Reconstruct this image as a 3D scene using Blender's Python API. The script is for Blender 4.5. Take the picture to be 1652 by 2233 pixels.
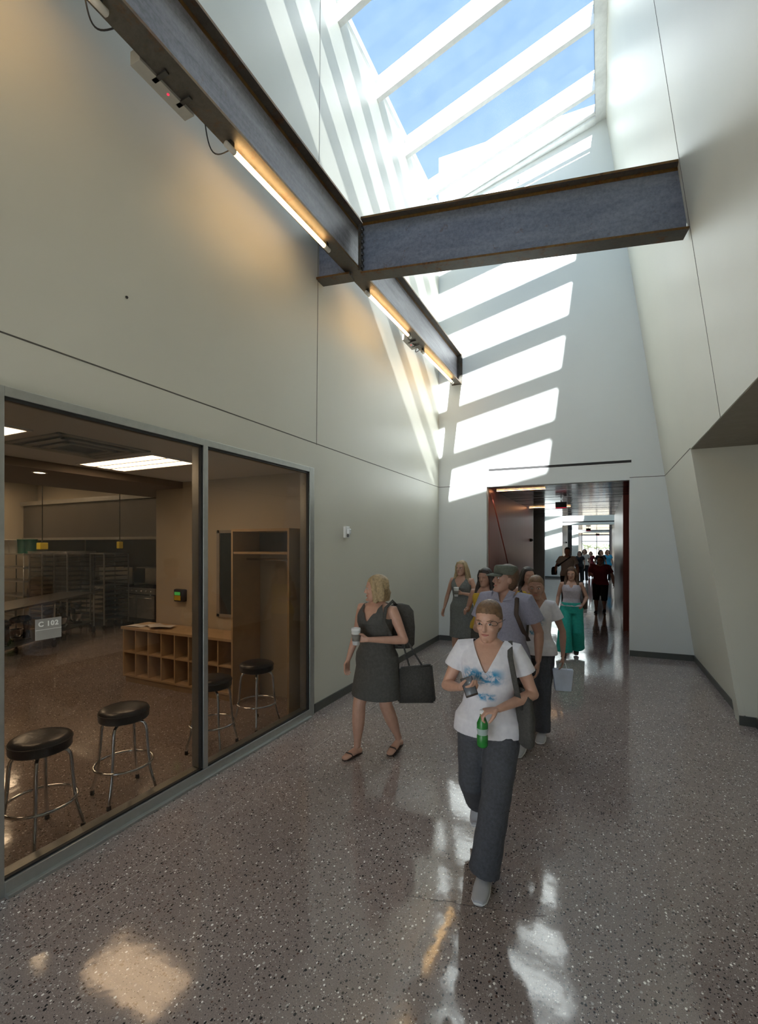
import bpy, bmesh, math, random
from mathutils import Vector, Matrix
random.seed(7)
R = math.radians
PI = math.pi
SC = bpy.context.scene
COL = SC.collection
for o in list(bpy.data.objects):
    bpy.data.objects.remove(o)

# ------------------------------------------------------------------ camera
YAW = math.atan(0.484)
cam_d = bpy.data.cameras.new('camera')
cam = bpy.data.objects.new('camera', cam_d)
COL.objects.link(cam)
cam.location = (0, 0, 1.95)
cam.rotation_euler = (PI / 2, 0, YAW)
cam_d.sensor_fit = 'VERTICAL'
cam_d.sensor_height = 36
cam_d.lens = 36 * 1000 / 2233
cam_d.shift_y = 71.5 / 2233
cam_d.clip_start = 0.05
cam_d.clip_end = 500
SC.camera = cam

# ------------------------------------------------------------------ world, sun, exposure
SKY_STRENGTH = 0.63
SUN = 18.0
WARM = (1.0, 0.52, 0.2)
w = bpy.data.worlds.new('sky')
SC.world = w
w.use_nodes = True
nt = w.node_tree
nt.nodes.clear()
out = nt.nodes.new('ShaderNodeOutputWorld')
bg = nt.nodes.new('ShaderNodeBackground')
tc = nt.nodes.new('ShaderNodeTexCoord')
sep = nt.nodes.new('ShaderNodeSeparateXYZ')
rmp = nt.nodes.new('ShaderNodeValToRGB')
nt.links.new(tc.outputs['Generated'], sep.inputs[0])
nt.links.new(sep.outputs['Z'], rmp.inputs[0])
# the half of the sky around the sun (behind the camera, -Y) is brighter than the deep blue opposite it
mr = nt.nodes.new('ShaderNodeMapRange')
mr.inputs[1].default_value = 0.15
mr.inputs[2].default_value = -0.7
mr.inputs[3].default_value = 1.0
mr.inputs[4].default_value = 2.6
nt.links.new(sep.outputs['Y'], mr.inputs[0])
vm = nt.nodes.new('ShaderNodeVectorMath')
vm.operation = 'SCALE'
nt.links.new(rmp.outputs[0], vm.inputs[0])
nt.links.new(mr.outputs[0], vm.inputs['Scale'])
nt.links.new(vm.outputs[0], bg.inputs[0])
nt.links.new(bg.outputs[0], out.inputs[0])
rmp.color_ramp.elements[0].position = 0.0
rmp.color_ramp.elements[0].color = (1.5, 1.6, 1.7, 1)
rmp.color_ramp.elements[1].position = 0.85
rmp.color_ramp.elements[1].color = (0.36, 0.60, 0.98, 1)
e = rmp.color_ramp.elements.new(0.25)
e.color = (0.75, 0.95, 1.2, 1)
e = rmp.color_ramp.elements.new(0.55)
e.color = (0.46, 0.68, 1.0, 1)
bg.inputs[1].default_value = SKY_STRENGTH
sun_d = bpy.data.lights.new('sun', 'SUN')
sun_d.energy = SUN
sun_d.angle = R(0.7)
sun_d.color = (1.0, 0.975, 0.94)
sun = bpy.data.objects.new('sun', sun_d)
COL.objects.link(sun)
sun.rotation_euler = Vector((-0.13, 1.15, -1.0)).to_track_quat('-Z', 'Y').to_euler()
sun.location = (3, -10, 20)
SC.view_settings.view_transform = 'Standard'
SC.view_settings.look = 'None'
SC.view_settings.gamma = 1
SC.view_settings.use_curve_mapping = False
SC.view_settings.exposure = 0.75
SC.cycles.max_bounces = 14
SC.cycles.diffuse_bounces = 8
SC.cycles.glossy_bounces = 6
SC.cycles.transparent_max_bounces = 16
SC.cycles.sample_clamp_indirect = 6

# ------------------------------------------------------------------ materials
class MT:
    def __init__(s, name):
        s.m = bpy.data.materials.new(name)
        s.m.use_nodes = True
        s.t = s.m.node_tree
        s.t.nodes.clear()
        s.o = s.n('OutputMaterial')
    def n(s, typ, **kw):
        x = s.t.nodes.new('ShaderNode' + typ)
        for k, v in kw.items():
            setattr(x, k, v)
        return x
    def l(s, a, b):
        s.t.links.new(a, b)

def ramp(M, fac, stops, interp='LINEAR'):
    r = M.n('ValToRGB')
    r.color_ramp.interpolation = interp
    els = r.color_ramp.elements
    els[0].position, els[0].color = stops[0][0], (*stops[0][1], 1)
    els[1].position, els[1].color = stops[-1][0], (*stops[-1][1], 1)
    for p, c in stops[1:-1]:
        q = els.new(p)
        q.color = (*c, 1)
    M.l(fac, r.inputs[0])
    return r.outputs[0]

def mix(M, fac, a, b, mode='MIX'):
    x = M.n('MixRGB', blend_type=mode)
    for i, v in ((0, fac), (1, a), (2, b)):
        if hasattr(v, 'links') or hasattr(v, 'is_linked'):
            M.l(v, x.inputs[i])
        elif i == 0:
            x.inputs[0].default_value = v
        else:
            x.inputs[i].default_value = (*v, 1)
    return x.outputs[0]

def math_(M, op, a, b=None):
    x = M.n('Math', operation=op)
    for i, v in ((0, a), (1, b)):
        if v is None:
            continue
        if hasattr(v, 'is_linked'):
            M.l(v, x.inputs[i])
        else:
            x.inputs[i].default_value = v
    return x.outputs[0]

def noise(M, scale, detail=4, rough=0.5, vec=None, dist=0):
    x = M.n('TexNoise')
    x.inputs['Scale'].default_value = scale
    x.inputs['Detail'].default_value = detail
    x.inputs['Roughness'].default_value = rough
    x.inputs['Distortion'].default_value = dist
    if vec is None:
        vec = M.n('TexCoord').outputs['Object']
    M.l(vec, x.inputs['Vector'])
    return x.outputs['Fac']

def mapping(M, scale=(1, 1, 1), rot=(0, 0, 0), loc=(0, 0, 0), src='Object'):
    m = M.n('Mapping')
    M.l(M.n('TexCoord').outputs[src], m.inputs[0])
    m.inputs['Scale'].default_value = scale
    m.inputs['Rotation'].default_value = rot
    m.inputs['Location'].default_value = loc
    return m.outputs[0]

MATS = {}
def pbr(name, col, rough=0.5, metal=0.0, var=0.08, vscale=8, bump=0.0, bscale=60, spec=0.5, coat=0.0):
    """procedural paint / metal / cloth: base colour broken up with noise and a noise bump"""
    if name in MATS:
        return MATS[name]
    M = MT(name)
    b = M.n('BsdfPrincipled')
    f = noise(M, vscale, 5, 0.6)
    lo = tuple(c * (1 - var) for c in col)
    hi = tuple(min(1, c * (1 + var)) for c in col)
    M.l(ramp(M, f, [(0.3, lo), (0.7, hi)]), b.inputs['Base Color'])
    b.inputs['Roughness'].default_value = rough
    b.inputs['Metallic'].default_value = metal
    b.inputs['Specular IOR Level'].default_value = spec
    if coat:
        b.inputs['Coat Weight'].default_value = coat
        b.inputs['Coat Roughness'].default_value = 0.1
    if bump:
        bp = M.n('Bump')
        bp.inputs['Strength'].default_value = bump
        bp.inputs['Distance'].default_value = 0.01
        M.l(noise(M, bscale, 4), bp.inputs['Height'])
        M.l(bp.outputs[0], b.inputs['Normal'])
    M.l(b.outputs[0], M.o.inputs[0])
    MATS[name] = M.m
    return M.m

def emit(name, col, strength):
    if name in MATS:
        return MATS[name]
    M = MT(name)
    x = M.n('Emission')
    x.inputs[0].default_value = (*col, 1)
    x.inputs[1].default_value = strength
    M.l(x.outputs[0], M.o.inputs[0])
    MATS[name] = M.m
    return M.m

def glass(name, tint, dirt=0.0, ior=1.45, rough=0.0, boost=1.0, dirtcol=(0.8, 0.85, 0.9)):
    M = MT(name)
    tr = M.n('BsdfTransparent')
    tr.inputs[0].default_value = (*tint, 1)
    gl = M.n('BsdfGlossy')
    gl.inputs['Roughness'].default_value = rough
    lw = M.n('LayerWeight')          # thin sheet: the same reflectance from either side
    lw.inputs[0].default_value = 0.5
    f0 = ((ior - 1) / (ior + 1)) ** 2
    p5 = math_(M, 'POWER', lw.outputs['Facing'], 5.0)
    fr = math_(M, 'ADD', math_(M, 'MULTIPLY', p5, 1 - f0), f0)
    mx = M.n('MixShader')
    M.l(math_(M, 'MULTIPLY', fr, boost), mx.inputs[0])
    M.l(tr.outputs[0], mx.inputs[1])
    M.l(gl.outputs[0], mx.inputs[2])
    last = mx.outputs[0]
    if dirt:
        df = M.n('BsdfTranslucent')
        df.inputs[0].default_value = (*dirtcol, 1)
        f = noise(M, 90, 3, 0.7)
        f2 = noise(M, 3, 3, 0.6)
        f = math_(M, 'MULTIPLY', f, f2)
        f = math_(M, 'MULTIPLY', f, dirt * 4)
        m2 = M.n('MixShader')
        M.l(f, m2.inputs[0])
        M.l(last, m2.inputs[1])
        M.l(df.outputs[0], m2.inputs[2])
        last = m2.outputs[0]
    M.l(last, M.o.inputs[0])
    MATS[name] = M.m
    return M.m

def terrazzo():
    M = MT('polished_aggregate_concrete')
    b = M.n('BsdfPrincipled')
    base = ramp(M, noise(M, 1.3, 5, 0.6), [(0.3, (0.235, 0.188, 0.172)), (0.7, (0.31, 0.255, 0.235))])
    base = mix(M, 0.35, base, ramp(M, noise(M, 160, 3, 0.7), [(0.35, (0.09, 0.072, 0.066)), (0.65, (0.42, 0.36, 0.33))]))
    def chips(scale, col_stops, thr, rnd=1.0, off=(0, 0, 0), stretch=(1, 1, 1)):
        nonlocal base
        v = M.n('TexVoronoi')
        v.inputs['Scale'].default_value = scale
        v.inputs['Randomness'].default_value = rnd
        M.l(mapping(M, stretch, loc=off), v.inputs['Vector'])
        sepc = M.n('SeparateColor')
        M.l(v.outputs['Color'], sepc.inputs[0])
        # chip radius varies with a random number per cell
        rad = math_(M, 'MULTIPLY', sepc.outputs[1], thr)
        inside = math_(M, 'LESS_THAN', v.outputs['Distance'], rad)
        c = ramp(M, sepc.outputs[0], col_stops, 'CONSTANT')
        base = mix(M, inside, base, c)
    chips(115, [(0, (0.03, 0.028, 0.032)), (0.4, (0.28, 0.235, 0.21)), (0.62, (0.5, 0.45, 0.41)), (0.84, (0.8, 0.76, 0.7))], 0.42, off=(3, 1, 0))
    chips(68, [(0, (0.022, 0.022, 0.026)), (0.36, (0.11, 0.065, 0.05)), (0.46, (0.27, 0.225, 0.205)), (0.72, (0.52, 0.48, 0.45)), (0.88, (0.95, 0.92, 0.86))], 0.42, stretch=(1.0, 0.8, 1))
    M.l(base, b.inputs['Base Color'])
    M.l(ramp(M, noise(M, 2.2, 4), [(0.3, (0.065,) * 3), (0.75, (0.11,) * 3)]), b.inputs['Roughness'])
    b.inputs['Specular IOR Level'].default_value = 0.75
    bp = M.n('Bump')
    bp.inputs['Strength'].default_value = 0.06
    bp.inputs['Distance'].default_value = 0.02
    M.l(noise(M, 5.0, 3, 0.5), bp.inputs['Height'])
    M.l(bp.outputs[0], b.inputs['Normal'])
    M.l(b.outputs[0], M.o.inputs[0])
    return M.m

def steel(name, base_a, base_b, rustiness, axis=(1, .7, 9)):
    M = MT(name)
    b = M.n('BsdfPrincipled')
    streak = noise(M, 1.6, 8, 0.7, mapping(M, axis), 0.6)
    c = ramp(M, streak, [(0.32, base_a), (0.68, base_b)])
    fine = noise(M, 30, 5, 0.7)
    c = mix(M, 0.25, c, ramp(M, fine, [(0.35, tuple(v * 0.5 for v in base_a)), (0.65, tuple(min(1, v * 1.6) for v in base_b))]))
    rust = noise(M, 7, 8, 0.75, None, 0.4)
    f = ramp(M, rust, [(0.62 - rustiness * 0.3, (0, 0, 0)), (0.74 - rustiness * 0.2, (1, 1, 1))])
    c = mix(M, f, c, ramp(M, noise(M, 40, 4), [(0.3, (0.05, 0.02, 0.008)), (0.7, (0.2, 0.085, 0.022))]))
    M.l(c, b.inputs['Base Color'])
    b.inputs['Metallic'].default_value = 0.35
    M.l(ramp(M, fine, [(0.3, (0.34,) * 3), (0.7, (0.6,) * 3)]), b.inputs['Roughness'])
    M.l(b.outputs[0], M.o.inputs[0])
    MATS[name] = M.m
    return M.m

def wall_paint(name, col, rough=0.42):
    M = MT(name)
    b = M.n('BsdfPrincipled')
    f = noise(M, 0.9, 6, 0.55)
    M.l(ramp(M, f, [(0.3, tuple(c * 0.975 for c in col)), (0.7, tuple(c * 1.02 for c in col))]), b.inputs['Base Color'])
    b.inputs['Roughness'].default_value = rough
    b.inputs['Specular IOR Level'].default_value = 0.4
    bp = M.n('Bump')
    bp.inputs['Strength'].default_value = 0.05
    bp.inputs['Distance'].default_value = 0.004
    M.l(noise(M, 70, 4, 0.6), bp.inputs['Height'])
    M.l(bp.outputs[0], b.inputs['Normal'])
    M.l(b.outputs[0], M.o.inputs[0])
    MATS[name] = M.m
    return M.m

def panel_metal(name, ca, cb, rough, stripes):
    """folded metal cladding with upright ribs"""
    M = MT(name)
    b = M.n('BsdfPrincipled')
    wv = M.n('TexWave', wave_type='BANDS', bands_direction='Y')
    wv.inputs['Scale'].default_value = stripes
    wv.inputs['Distortion'].default_value = 0.3
    M.l(M.n('TexCoord').outputs['Object'], wv.inputs['Vector'])
    M.l(ramp(M, wv.outputs['Fac'], [(0.1, ca), (0.6, cb)]), b.inputs['Base Color'])
    b.inputs['Roughness'].default_value = rough
    b.inputs['Metallic'].default_value = 0.55
    bp = M.n('Bump')
    bp.inputs['Strength'].default_value = 0.25
    bp.inputs['Distance'].default_value = 0.006
    M.l(wv.outputs['Fac'], bp.inputs['Height'])
    M.l(bp.outputs[0], b.inputs['Normal'])
    M.l(b.outputs[0], M.o.inputs[0])
    MATS[name] = M.m
    return M.m

m_floor = terrazzo()
m_wall = wall_paint('dimmed_warm_wall_paint', (0.60, 0.59, 0.515))  # side walls' dimmer, warmer light is put into this tone of the wall paint
m_wallb = wall_paint('lightened_cool_wall_paint', (0.70, 0.72, 0.705))  # same wall paint, with the far wall's brighter, cooler light in its colour
m_kwall = wall_paint('tan_room_paint', (0.50, 0.44, 0.34))
m_kceil = wall_paint('room_ceiling_paint', (0.62, 0.60, 0.56))
m_seam = pbr('joint_shadow_gap', (0.09, 0.085, 0.07), 0.7)
m_base = pbr('dark_rubber_baseboard', (0.075, 0.078, 0.07), 0.4, spec=0.4)
m_white = pbr('white_powder_coat', (0.82, 0.83, 0.83), 0.35)
m_alu = pbr('brushed_aluminium', (0.42, 0.43, 0.41), 0.36, 0.75, 0.06, 20)
m_gasket = pbr('black_gasket', (0.012, 0.012, 0.012), 0.6)
m_chrome = pbr('chrome', (0.75, 0.76, 0.78), 0.1, 1.0, 0.02)
m_black = pbr('black_vinyl', (0.012, 0.012, 0.014), 0.33, 0, 0.3, 30, 0.25, 25)
m_rubber = pbr('black_rubber', (0.02, 0.02, 0.02), 0.7)
m_steel_web = steel('mill_scale_web', (0.10, 0.09, 0.10), (0.32, 0.31, 0.34), 0.02)
m_steel_blue = steel('blue_mill_scale_web', (0.13, 0.15, 0.21), (0.24, 0.265, 0.34), 0.06, (.8, 1, 4))
m_steel_fl = steel('rusty_flange', (0.06, 0.057, 0.05), (0.125, 0.11, 0.09), 0.3)
m_stainless = pbr('stainless_steel', (0.42, 0.42, 0.41), 0.3, 0.9, 0.1, 12)
m_tabsteel = pbr('worn_table_steel', (0.16, 0.15, 0.14), 0.3, 0.8, 0.1, 12)
m_dsteel = pbr('dark_oven_steel', (0.1, 0.1, 0.1), 0.35, 0.8, 0.1, 12)
m_maple = pbr('maple_laminate', (0.50, 0.35, 0.2), 0.45, 0, 0.08, 5)
m_tube = emit('warm_tube', (1.0, 0.62, 0.26), 10)
m_troffer = emit('warm_troffer', (1.0, 0.69, 0.42), 6.4)
m_troffer_hi = emit('kitchen_troffer', (1.0, 0.72, 0.45), 11)
m_down = emit('warm_downlight', (1.0, 0.73, 0.46), 10)
m_kglass = glass('tinted_window_glass', (0.76, 0.755, 0.74), 0, 1.5, 0, 1.0)
m_skyglass = glass('skylight_glass', (0.90, 0.94, 0.96), 0.010, 1.3, 0, .35)
m_clear = glass('clear_glass', (0.93, 0.95, 0.95), 0, 1.4)
m_redpanel = panel_metal('dark_red_metal_cladding', (0.26, 0.05, 0.022), (0.36, 0.08, 0.035), 0.36, 3.0)
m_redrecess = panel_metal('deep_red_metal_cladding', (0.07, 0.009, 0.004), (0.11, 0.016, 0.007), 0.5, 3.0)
m_brownpanel = panel_metal('brown_metal_cladding', (0.13, 0.07, 0.055), (0.2, 0.115, 0.09), 0.3, 3.0)
m_slat = pbr('dark_reflective_ceiling_metal', (0.13, 0.12, 0.125), 0.13, 0.9, 0.25, 3)
m_rust = steel('rust_edge', (0.11, 0.06, 0.02), (0.22, 0.12, 0.03), 0.55)
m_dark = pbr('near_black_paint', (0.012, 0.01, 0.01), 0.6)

# ------------------------------------------------------------------ mesh helpers
def link(o, parent=None):
    COL.objects.link(o)
    if parent:
        o.parent = parent
    return o

def obj(name, bm, mats, parent=None, smooth=False, loc=None):
    me = bpy.data.meshes.new(name)
    bmesh.ops.recalc_face_normals(bm, faces=bm.faces[:])
    bm.to_mesh(me)
    bm.free()
    for m in (mats if isinstance(mats, (list, tuple)) else [mats]):
        me.materials.append(m)
    if smooth:
        for p in me.polygons:
            p.use_smooth = True
    o = bpy.data.objects.new(name, me)
    link(o, parent)
    if loc:
        o.location = loc
    return o

def struct(name, bm, mats, parent=None, smooth=False):
    o = obj(name, bm, mats, parent, smooth)
    if parent is None:
        o['kind'] = 'structure'
    return o

def tag(o, label, cat, group=None):
    o['label'] = label
    o['category'] = cat
    if group:
        o['group'] = group
    return o

def thing(name, label, cat, loc=(0, 0, 0), rz=0, group=None):
    o = bpy.data.objects.new(name, None)
    o.empty_display_size = 0.1
    link(o)
    o.location = loc
    o.rotation_euler = (0, 0, rz)
    return tag(o, label, cat, group)

def box(bm, x0, x1, y0, y1, z0, z1, mi=0, bev=0):
    vs = [bm.verts.new(p) for p in ((x0, y0, z0), (x1, y0, z0), (x1, y1, z0), (x0, y1, z0),
                                    (x0, y0, z1), (x1, y0, z1), (x1, y1, z1), (x0, y1, z1))]
    fs = []
    for q in ((0, 3, 2, 1), (4, 5, 6, 7), (0, 1, 5, 4), (1, 2, 6, 5), (2, 3, 7, 6), (3, 0, 4, 7)):
        f = bm.faces.new([vs[i] for i in q])
        f.material_index = mi
        fs.append(f)
    if bev:
        es = list({e for f in fs for e in f.edges})
        bmesh.ops.bevel(bm, geom=es, offset=bev, segments=2, affect='EDGES', profile=0.6)
    return bm

def B(*a, **k):
    return box(bmesh.new(), *a, **k)

def hexa(bm, p, mi=0):
    """p: 8 corner points, bottom ring then top ring"""
    vs = [bm.verts.new(q) for q in p]
    for q in ((0, 3, 2, 1), (4, 5, 6, 7), (0, 1, 5, 4), (1, 2, 6, 5), (2, 3, 7, 6), (3, 0, 4, 7)):
        f = bm.faces.new([vs[i] for i in q])
        f.material_index = mi
    return bm

def prism(bm, poly, d, mi=0):
    """poly: list of 3D points, extruded by the vector d"""
    d = Vector(d)
    a = [bm.verts.new(p) for p in poly]
    b = [bm.verts.new(Vector(p) + d) for p in poly]
    n = len(poly)
    fs = [bm.faces.new(a), bm.faces.new(b[::-1])]
    for i in range(n):
        fs.append(bm.faces.new((a[i], b[i], b[(i + 1) % n], a[(i + 1) % n])))
    for f in fs:
        f.material_index = mi
    return bm

def tube(bm, pts, rad, n=12, mi=0, closed=False, ref=None, cap=True):
    pts = [Vector(p) for p in pts]
    N = len(pts)
    if not isinstance(rad, (list, tuple)):
        rad = [rad] * N
    rings = []
    prev = None
    for i, p in enumerate(pts):
        if closed:
            t = (pts[(i + 1) % N] - pts[i - 1]).normalized()
        elif i == 0:
            t = (pts[1] - p).normalized()
        elif i == N - 1:
            t = (p - pts[i - 1]).normalized()
        else:
            t = ((pts[i + 1] - p).normalized() + (p - pts[i - 1]).normalized())
            t = t.normalized() if t.length > 1e-6 else (pts[i + 1] - p).normalized()
        r0 = Vector(ref) if ref is not None else (prev if prev is not None else (Vector((0, 0, 1)) if abs(t.z) < 0.9 else Vector((0, 1, 0))))
        a = (r0 - t * r0.dot(t))
        if a.length < 1e-5:
            a = t.orthogonal()
        a.normalize()
        b_ = t.cross(a).normalized()
        prev = a
        r = rad[i]
        ra, rb = r if isinstance(r, (list, tuple)) else (r, r)
        rings.append([bm.verts.new(p + a * ra * math.cos(2 * PI * k / n) + b_ * rb * math.sin(2 * PI * k / n)) for k in range(n)])
    m = N if closed else N - 1
    for i in range(m):
        A, Bq = rings[i], rings[(i + 1) % N]
        for k in range(n):
            f = bm.faces.new((A[k], A[(k + 1) % n], Bq[(k + 1) % n], Bq[k]))
            f.material_index = mi
            f.smooth = True
    if not closed and cap:
        bm.faces.new(rings[0][::-1]).material_index = mi
        bm.faces.new(rings[-1]).material_index = mi
    return bm

def lathe(bm, prof, n=28, c=(0, 0, 0), mi=0, sx=1, sy=1):
    c = Vector(c)
    rings = []
    for r, z in prof:
        if r < 1e-5:
            rings.append([bm.verts.new(c + Vector((0, 0, z)))])
        else:
            rings.append([bm.verts.new(c + Vector((r * sx * math.cos(2 * PI * k / n), r * sy * math.sin(2 * PI * k / n), z))) for k in range(n)])
    for a, b in zip(rings, rings[1:]):
        for k in range(n):
            k2 = (k + 1) % n
            if len(a) == 1 and len(b) == 1:
                continue
            if len(a) == 1:
                f = bm.faces.new((a[0], b[k2], b[k]))
            elif len(b) == 1:
                f = bm.faces.new((a[k], a[k2], b[0]))
            else:
                f = bm.faces.new((a[k], a[k2], b[k2], b[k]))
            f.smooth = True
            f.material_index = mi
    for rg in (rings[0], rings[-1]):
        if len(rg) > 2:
            f = bm.faces.new(rg)
            f.material_index = mi
    return bm

def dup(root, loc, rz, label=None):
    r = root.copy()
    COL.objects.link(r)
    r.location = loc
    r.rotation_euler = (0, 0, rz)
    if label:
        r['label'] = label
    for ch in list(root.children):
        c = ch.copy()
        COL.objects.link(c)
        c.parent = r
        for g in ch.children:
            d = g.copy()
            COL.objects.link(d)
            d.parent = c
    return r

# ================================================================== THE SETTING
TOPZ = 3.12          # joint height of all walls, soffit of the openings
YB = 9.1             # far wall of the lobby

struct('floor', B(-15, 4, -3.2, 62, -0.2, 0), m_floor)
fl = bpy.data.objects['floor']
# thin hairline crack across the polished floor
def crack(bm, pts, wd):
    rnd = random.Random(3)
    fine = []
    for a, b in zip(pts, pts[1:]):
        for k in range(14):
            t = k / 14
            fine.append((a[0] + (b[0] - a[0]) * t + rnd.uniform(-.006, .006), a[1] + (b[1] - a[1]) * t + rnd.uniform(-.006, .006)))
    for a, b in zip(fine, fine[1:]):
        d = Vector((b[0] - a[0], b[1] - a[1], 0)).normalized()
        nn = Vector((-d.y, d.x, 0)) * wd * rnd.uniform(.5, 1.2)
        prism(bm, [(a[0] - nn.x, a[1] - nn.y, 0.0002), (a[0] + nn.x, a[1] + nn.y, 0.0002), (b[0] + nn.x, b[1] + nn.y, 0.0002), (b[0] - nn.x, b[1] - nn.y, 0.0002)], (0, 0, 0.0006))
    return bm
obj('crack', crack(bmesh.new(), [(-0.98, 2.36), (-0.78, 2.41), (-0.5, 2.48), (-0.24, 2.55)], 0.0012), m_dark, fl)
struct('trim_1', B(-2.474, -2.469, -4, 9.0, -0.001, 0.0012), pbr('floor_joint_filler', (0.32, 0.28, 0.24), 0.4))

def ybk(x):
    return 9.02 + (x + 3) * 0.043   # the far wall stands a little out of square

def left_wall(y0, y1, win=None, zt=8.78, th=0.14):
    bm = bmesh.new()
    x0, x1 = -3 - th, -3
    if win:
        wy0, wy1, wz = win
        box(bm, x0, x1, y0, wy0, 0, wz)
        box(bm, x0, x1, wy1, y1, 0, wz)
        box(bm, x0, x1, y0, y1, wz, zt)
    else:
        box(bm, x0, x1, y0, y1, 0, zt)
    return bm

WY0, WY1, WZ = 1.29, 4.43, 2.83
struct('wall_left', left_wall(-3.2, 9.25, (WY0, WY1, WZ)), m_wall)
# joints in the left wall
bm = bmesh.new()
box(bm, -3.001, -2.9985, -4, 9.02, TOPZ + 0.008, TOPZ + 0.018)
hexa(bm, [(-3.001, 4.515, TOPZ), (-2.9985, 4.515, TOPZ), (-2.9985, 4.523, TOPZ), (-3.001, 4.523, TOPZ),
          (-3.001, 4.60, 8.78), (-2.9985, 4.60, 8.78), (-2.9985, 4.608, 8.78), (-3.001, 4.608, 8.78)])
obj('joint', bm, m_seam, bpy.data.objects['wall_left'])

# far wall with the doorway
DX0, DX1, DZ = -2.03, 0.45, 3.09
def back_wall(bm, y, skew, zt, dx0, dx1, dz, xr, th=0.16, xl=-3.0):
    f = lambda x: y + (x + 3) * skew
    def seg(xa, xb, za, zb, xa2=None, xb2=None):
        xa2 = xa if xa2 is None else xa2
        xb2 = xb if xb2 is None else xb2
        hexa(bm, [(xa, f(xa), za), (xb, f(xb), za), (xb, f(xb) + th, za), (xa, f(xa) + th, za),
                  (xa2, f(xa2), zb), (xb2, f(xb2), zb), (xb2, f(xb2) + th, zb), (xa2, f(xa2) + th, zb)])
    seg(xl, dx0, 0, dz)
    seg(dx1, xr(0) + .15, 0, dz, dx1, xr(dz) + .15)
    seg(xl, xr(dz) + .15, dz, zt, xl, xr(zt) + .15)
    return bm
XR = lambda z: 1.42 - 0.14 * z
struct('wall_back', back_wall(bmesh.new(), 9.02, 0.043, 9.9, DX0, DX1, DZ, XR), m_wallb)
wb = bpy.data.objects['wall_back']
bm = bmesh.new()
for xa, xb in ((-3, DX0), (DX1, XR(TOPZ))):
    hexa(bm, [(xa, ybk(xa) - .0015, TOPZ + .006), (xb, ybk(xb) - .0015, TOPZ + .006), (xb, ybk(xb) + .002, TOPZ + .006), (xa, ybk(xa) + .002, TOPZ + .006),
              (xa, ybk(xa) - .0015, TOPZ + .016), (xb, ybk(xb) - .0015, TOPZ + .016), (xb, ybk(xb) + .002, TOPZ + .016), (xa, ybk(xa) + .002, TOPZ + .016)])
obj('joint', bm, m_seam, wb)

# right wall: leans inwards, opening below the joint from y=6.5 towards the camera
TH = 0.15
def lean(y0a, y1, z0, z1, y0b=None, th=TH):
    y0b = y0a if y0b is None else y0b
    return [(XR(z0), y0a, z0), (XR(z0) + th, y0a, z0), (XR(z0) + th, y1, z0), (XR(z0), y1, z0),
            (XR(z1), y0b, z1), (XR(z1) + th, y0b, z1), (XR(z1) + th, y1, z1), (XR(z1), y1, z1)]
bm = hexa(bmesh.new(), lean(6.17, 9.3, 0, TOPZ, 6.70))
hexa(bm, lean(-3.2, 9.3, TOPZ, 9.9))
struct('wall_right', bm, m_wall)
wr = bpy.data.objects['wall_right']
bm = bmesh.new()
def on_lean(y, z, off):
    return (XR(z) - off, y, z)
prism(bm, [on_lean(5.14, TOPZ, 0), on_lean(5.148, TOPZ, 0), on_lean(4.83, 9.0, 0), on_lean(4.822, 9.0, 0)], (-.002, 0, 0))
prism(bm, [on_lean(6.7, TOPZ + .006, 0), on_lean(9.2, TOPZ + .006, 0), on_lean(9.2, TOPZ + .015, 0), on_lean(6.7, TOPZ + .015, 0)], (-.002, 0, 0))
obj('joint', bm, m_seam, wr)
# alcove to the right
bm = hexa(bmesh.new(), [(1.36, 6.175, 0), (1.56, 6.175, 0), (1.56, 6.40, 0), (1.36, 6.40, 0),
                        (0.985, 6.705, TOPZ), (1.76, 6.705, TOPZ), (1.76, 6.93, TOPZ), (0.985, 6.93, TOPZ)])
struct('wall_alcove', bm, m_wall)
struct('wall_side', hexa(bmesh.new(), [(1.5, -3.15, 0), (1.65, -3.15, 0), (1.65, 6.9, 0), (1.5, 6.9, 0), (1.70, -3.15, 3.4), (1.85, -3.15, 3.4), (1.85, 7.0, 3.4), (1.70, 7.0, 3.4)]), m_wall)
struct('ceiling_alcove', B(.992, 1.85, -3.15, 6.72, TOPZ - .006, TOPZ + .15), pbr('shaded_taupe_soffit', (0.24, 0.215, 0.175), 0.7))  # the soffit's shade is put into this darker taupe
struct('wall_front', B(-3.0, 1.2, -3.15, -3.0, TOPZ, 9.8), m_wall)
struct('ceiling_lobby', hexa(bmesh.new(), [(-3.2, -3.2, 8.8), (.4, -3.2, 9.75), (.4, 1.0, 9.75), (-3.2, 1.0, 8.8), (-3.2, -3.2, 9.0), (.4, -3.2, 9.95), (.4, 1.0, 9.95), (-3.2, 1.0, 9.0)]), m_wall)
# unseen glazed entrance added behind the camera to let daylight onto lower walls
bm = B(-3.0, 1.7, -3.15, -3.0, 3.02, TOPZ)
for x in (-3.0, -1.5, -.06):
    box(bm, x, x + .06, -3.12, -3.03, 0, 3.02)
ew = struct('window_7', bm, m_alu)
obj('glass_pane', B(-2.97, 0, -3.08, -3.07, 0.02, 3.02), m_clear, ew)
struct('wall_entry', B(0, 1.7, -3.15, -3.0, 0, 3.02), m_wall)  # narrows the added opening so less daylight reaches the alcove
struct('added_forecourt', B(-40, 40, -60, -3.2, -0.3, -0.05), pbr('added_pale_paving', (0.40, 0.38, 0.35), 0.85, 0, 0.1, 1))  # unseen paving added to bounce sunlight in through the entrance

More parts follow.
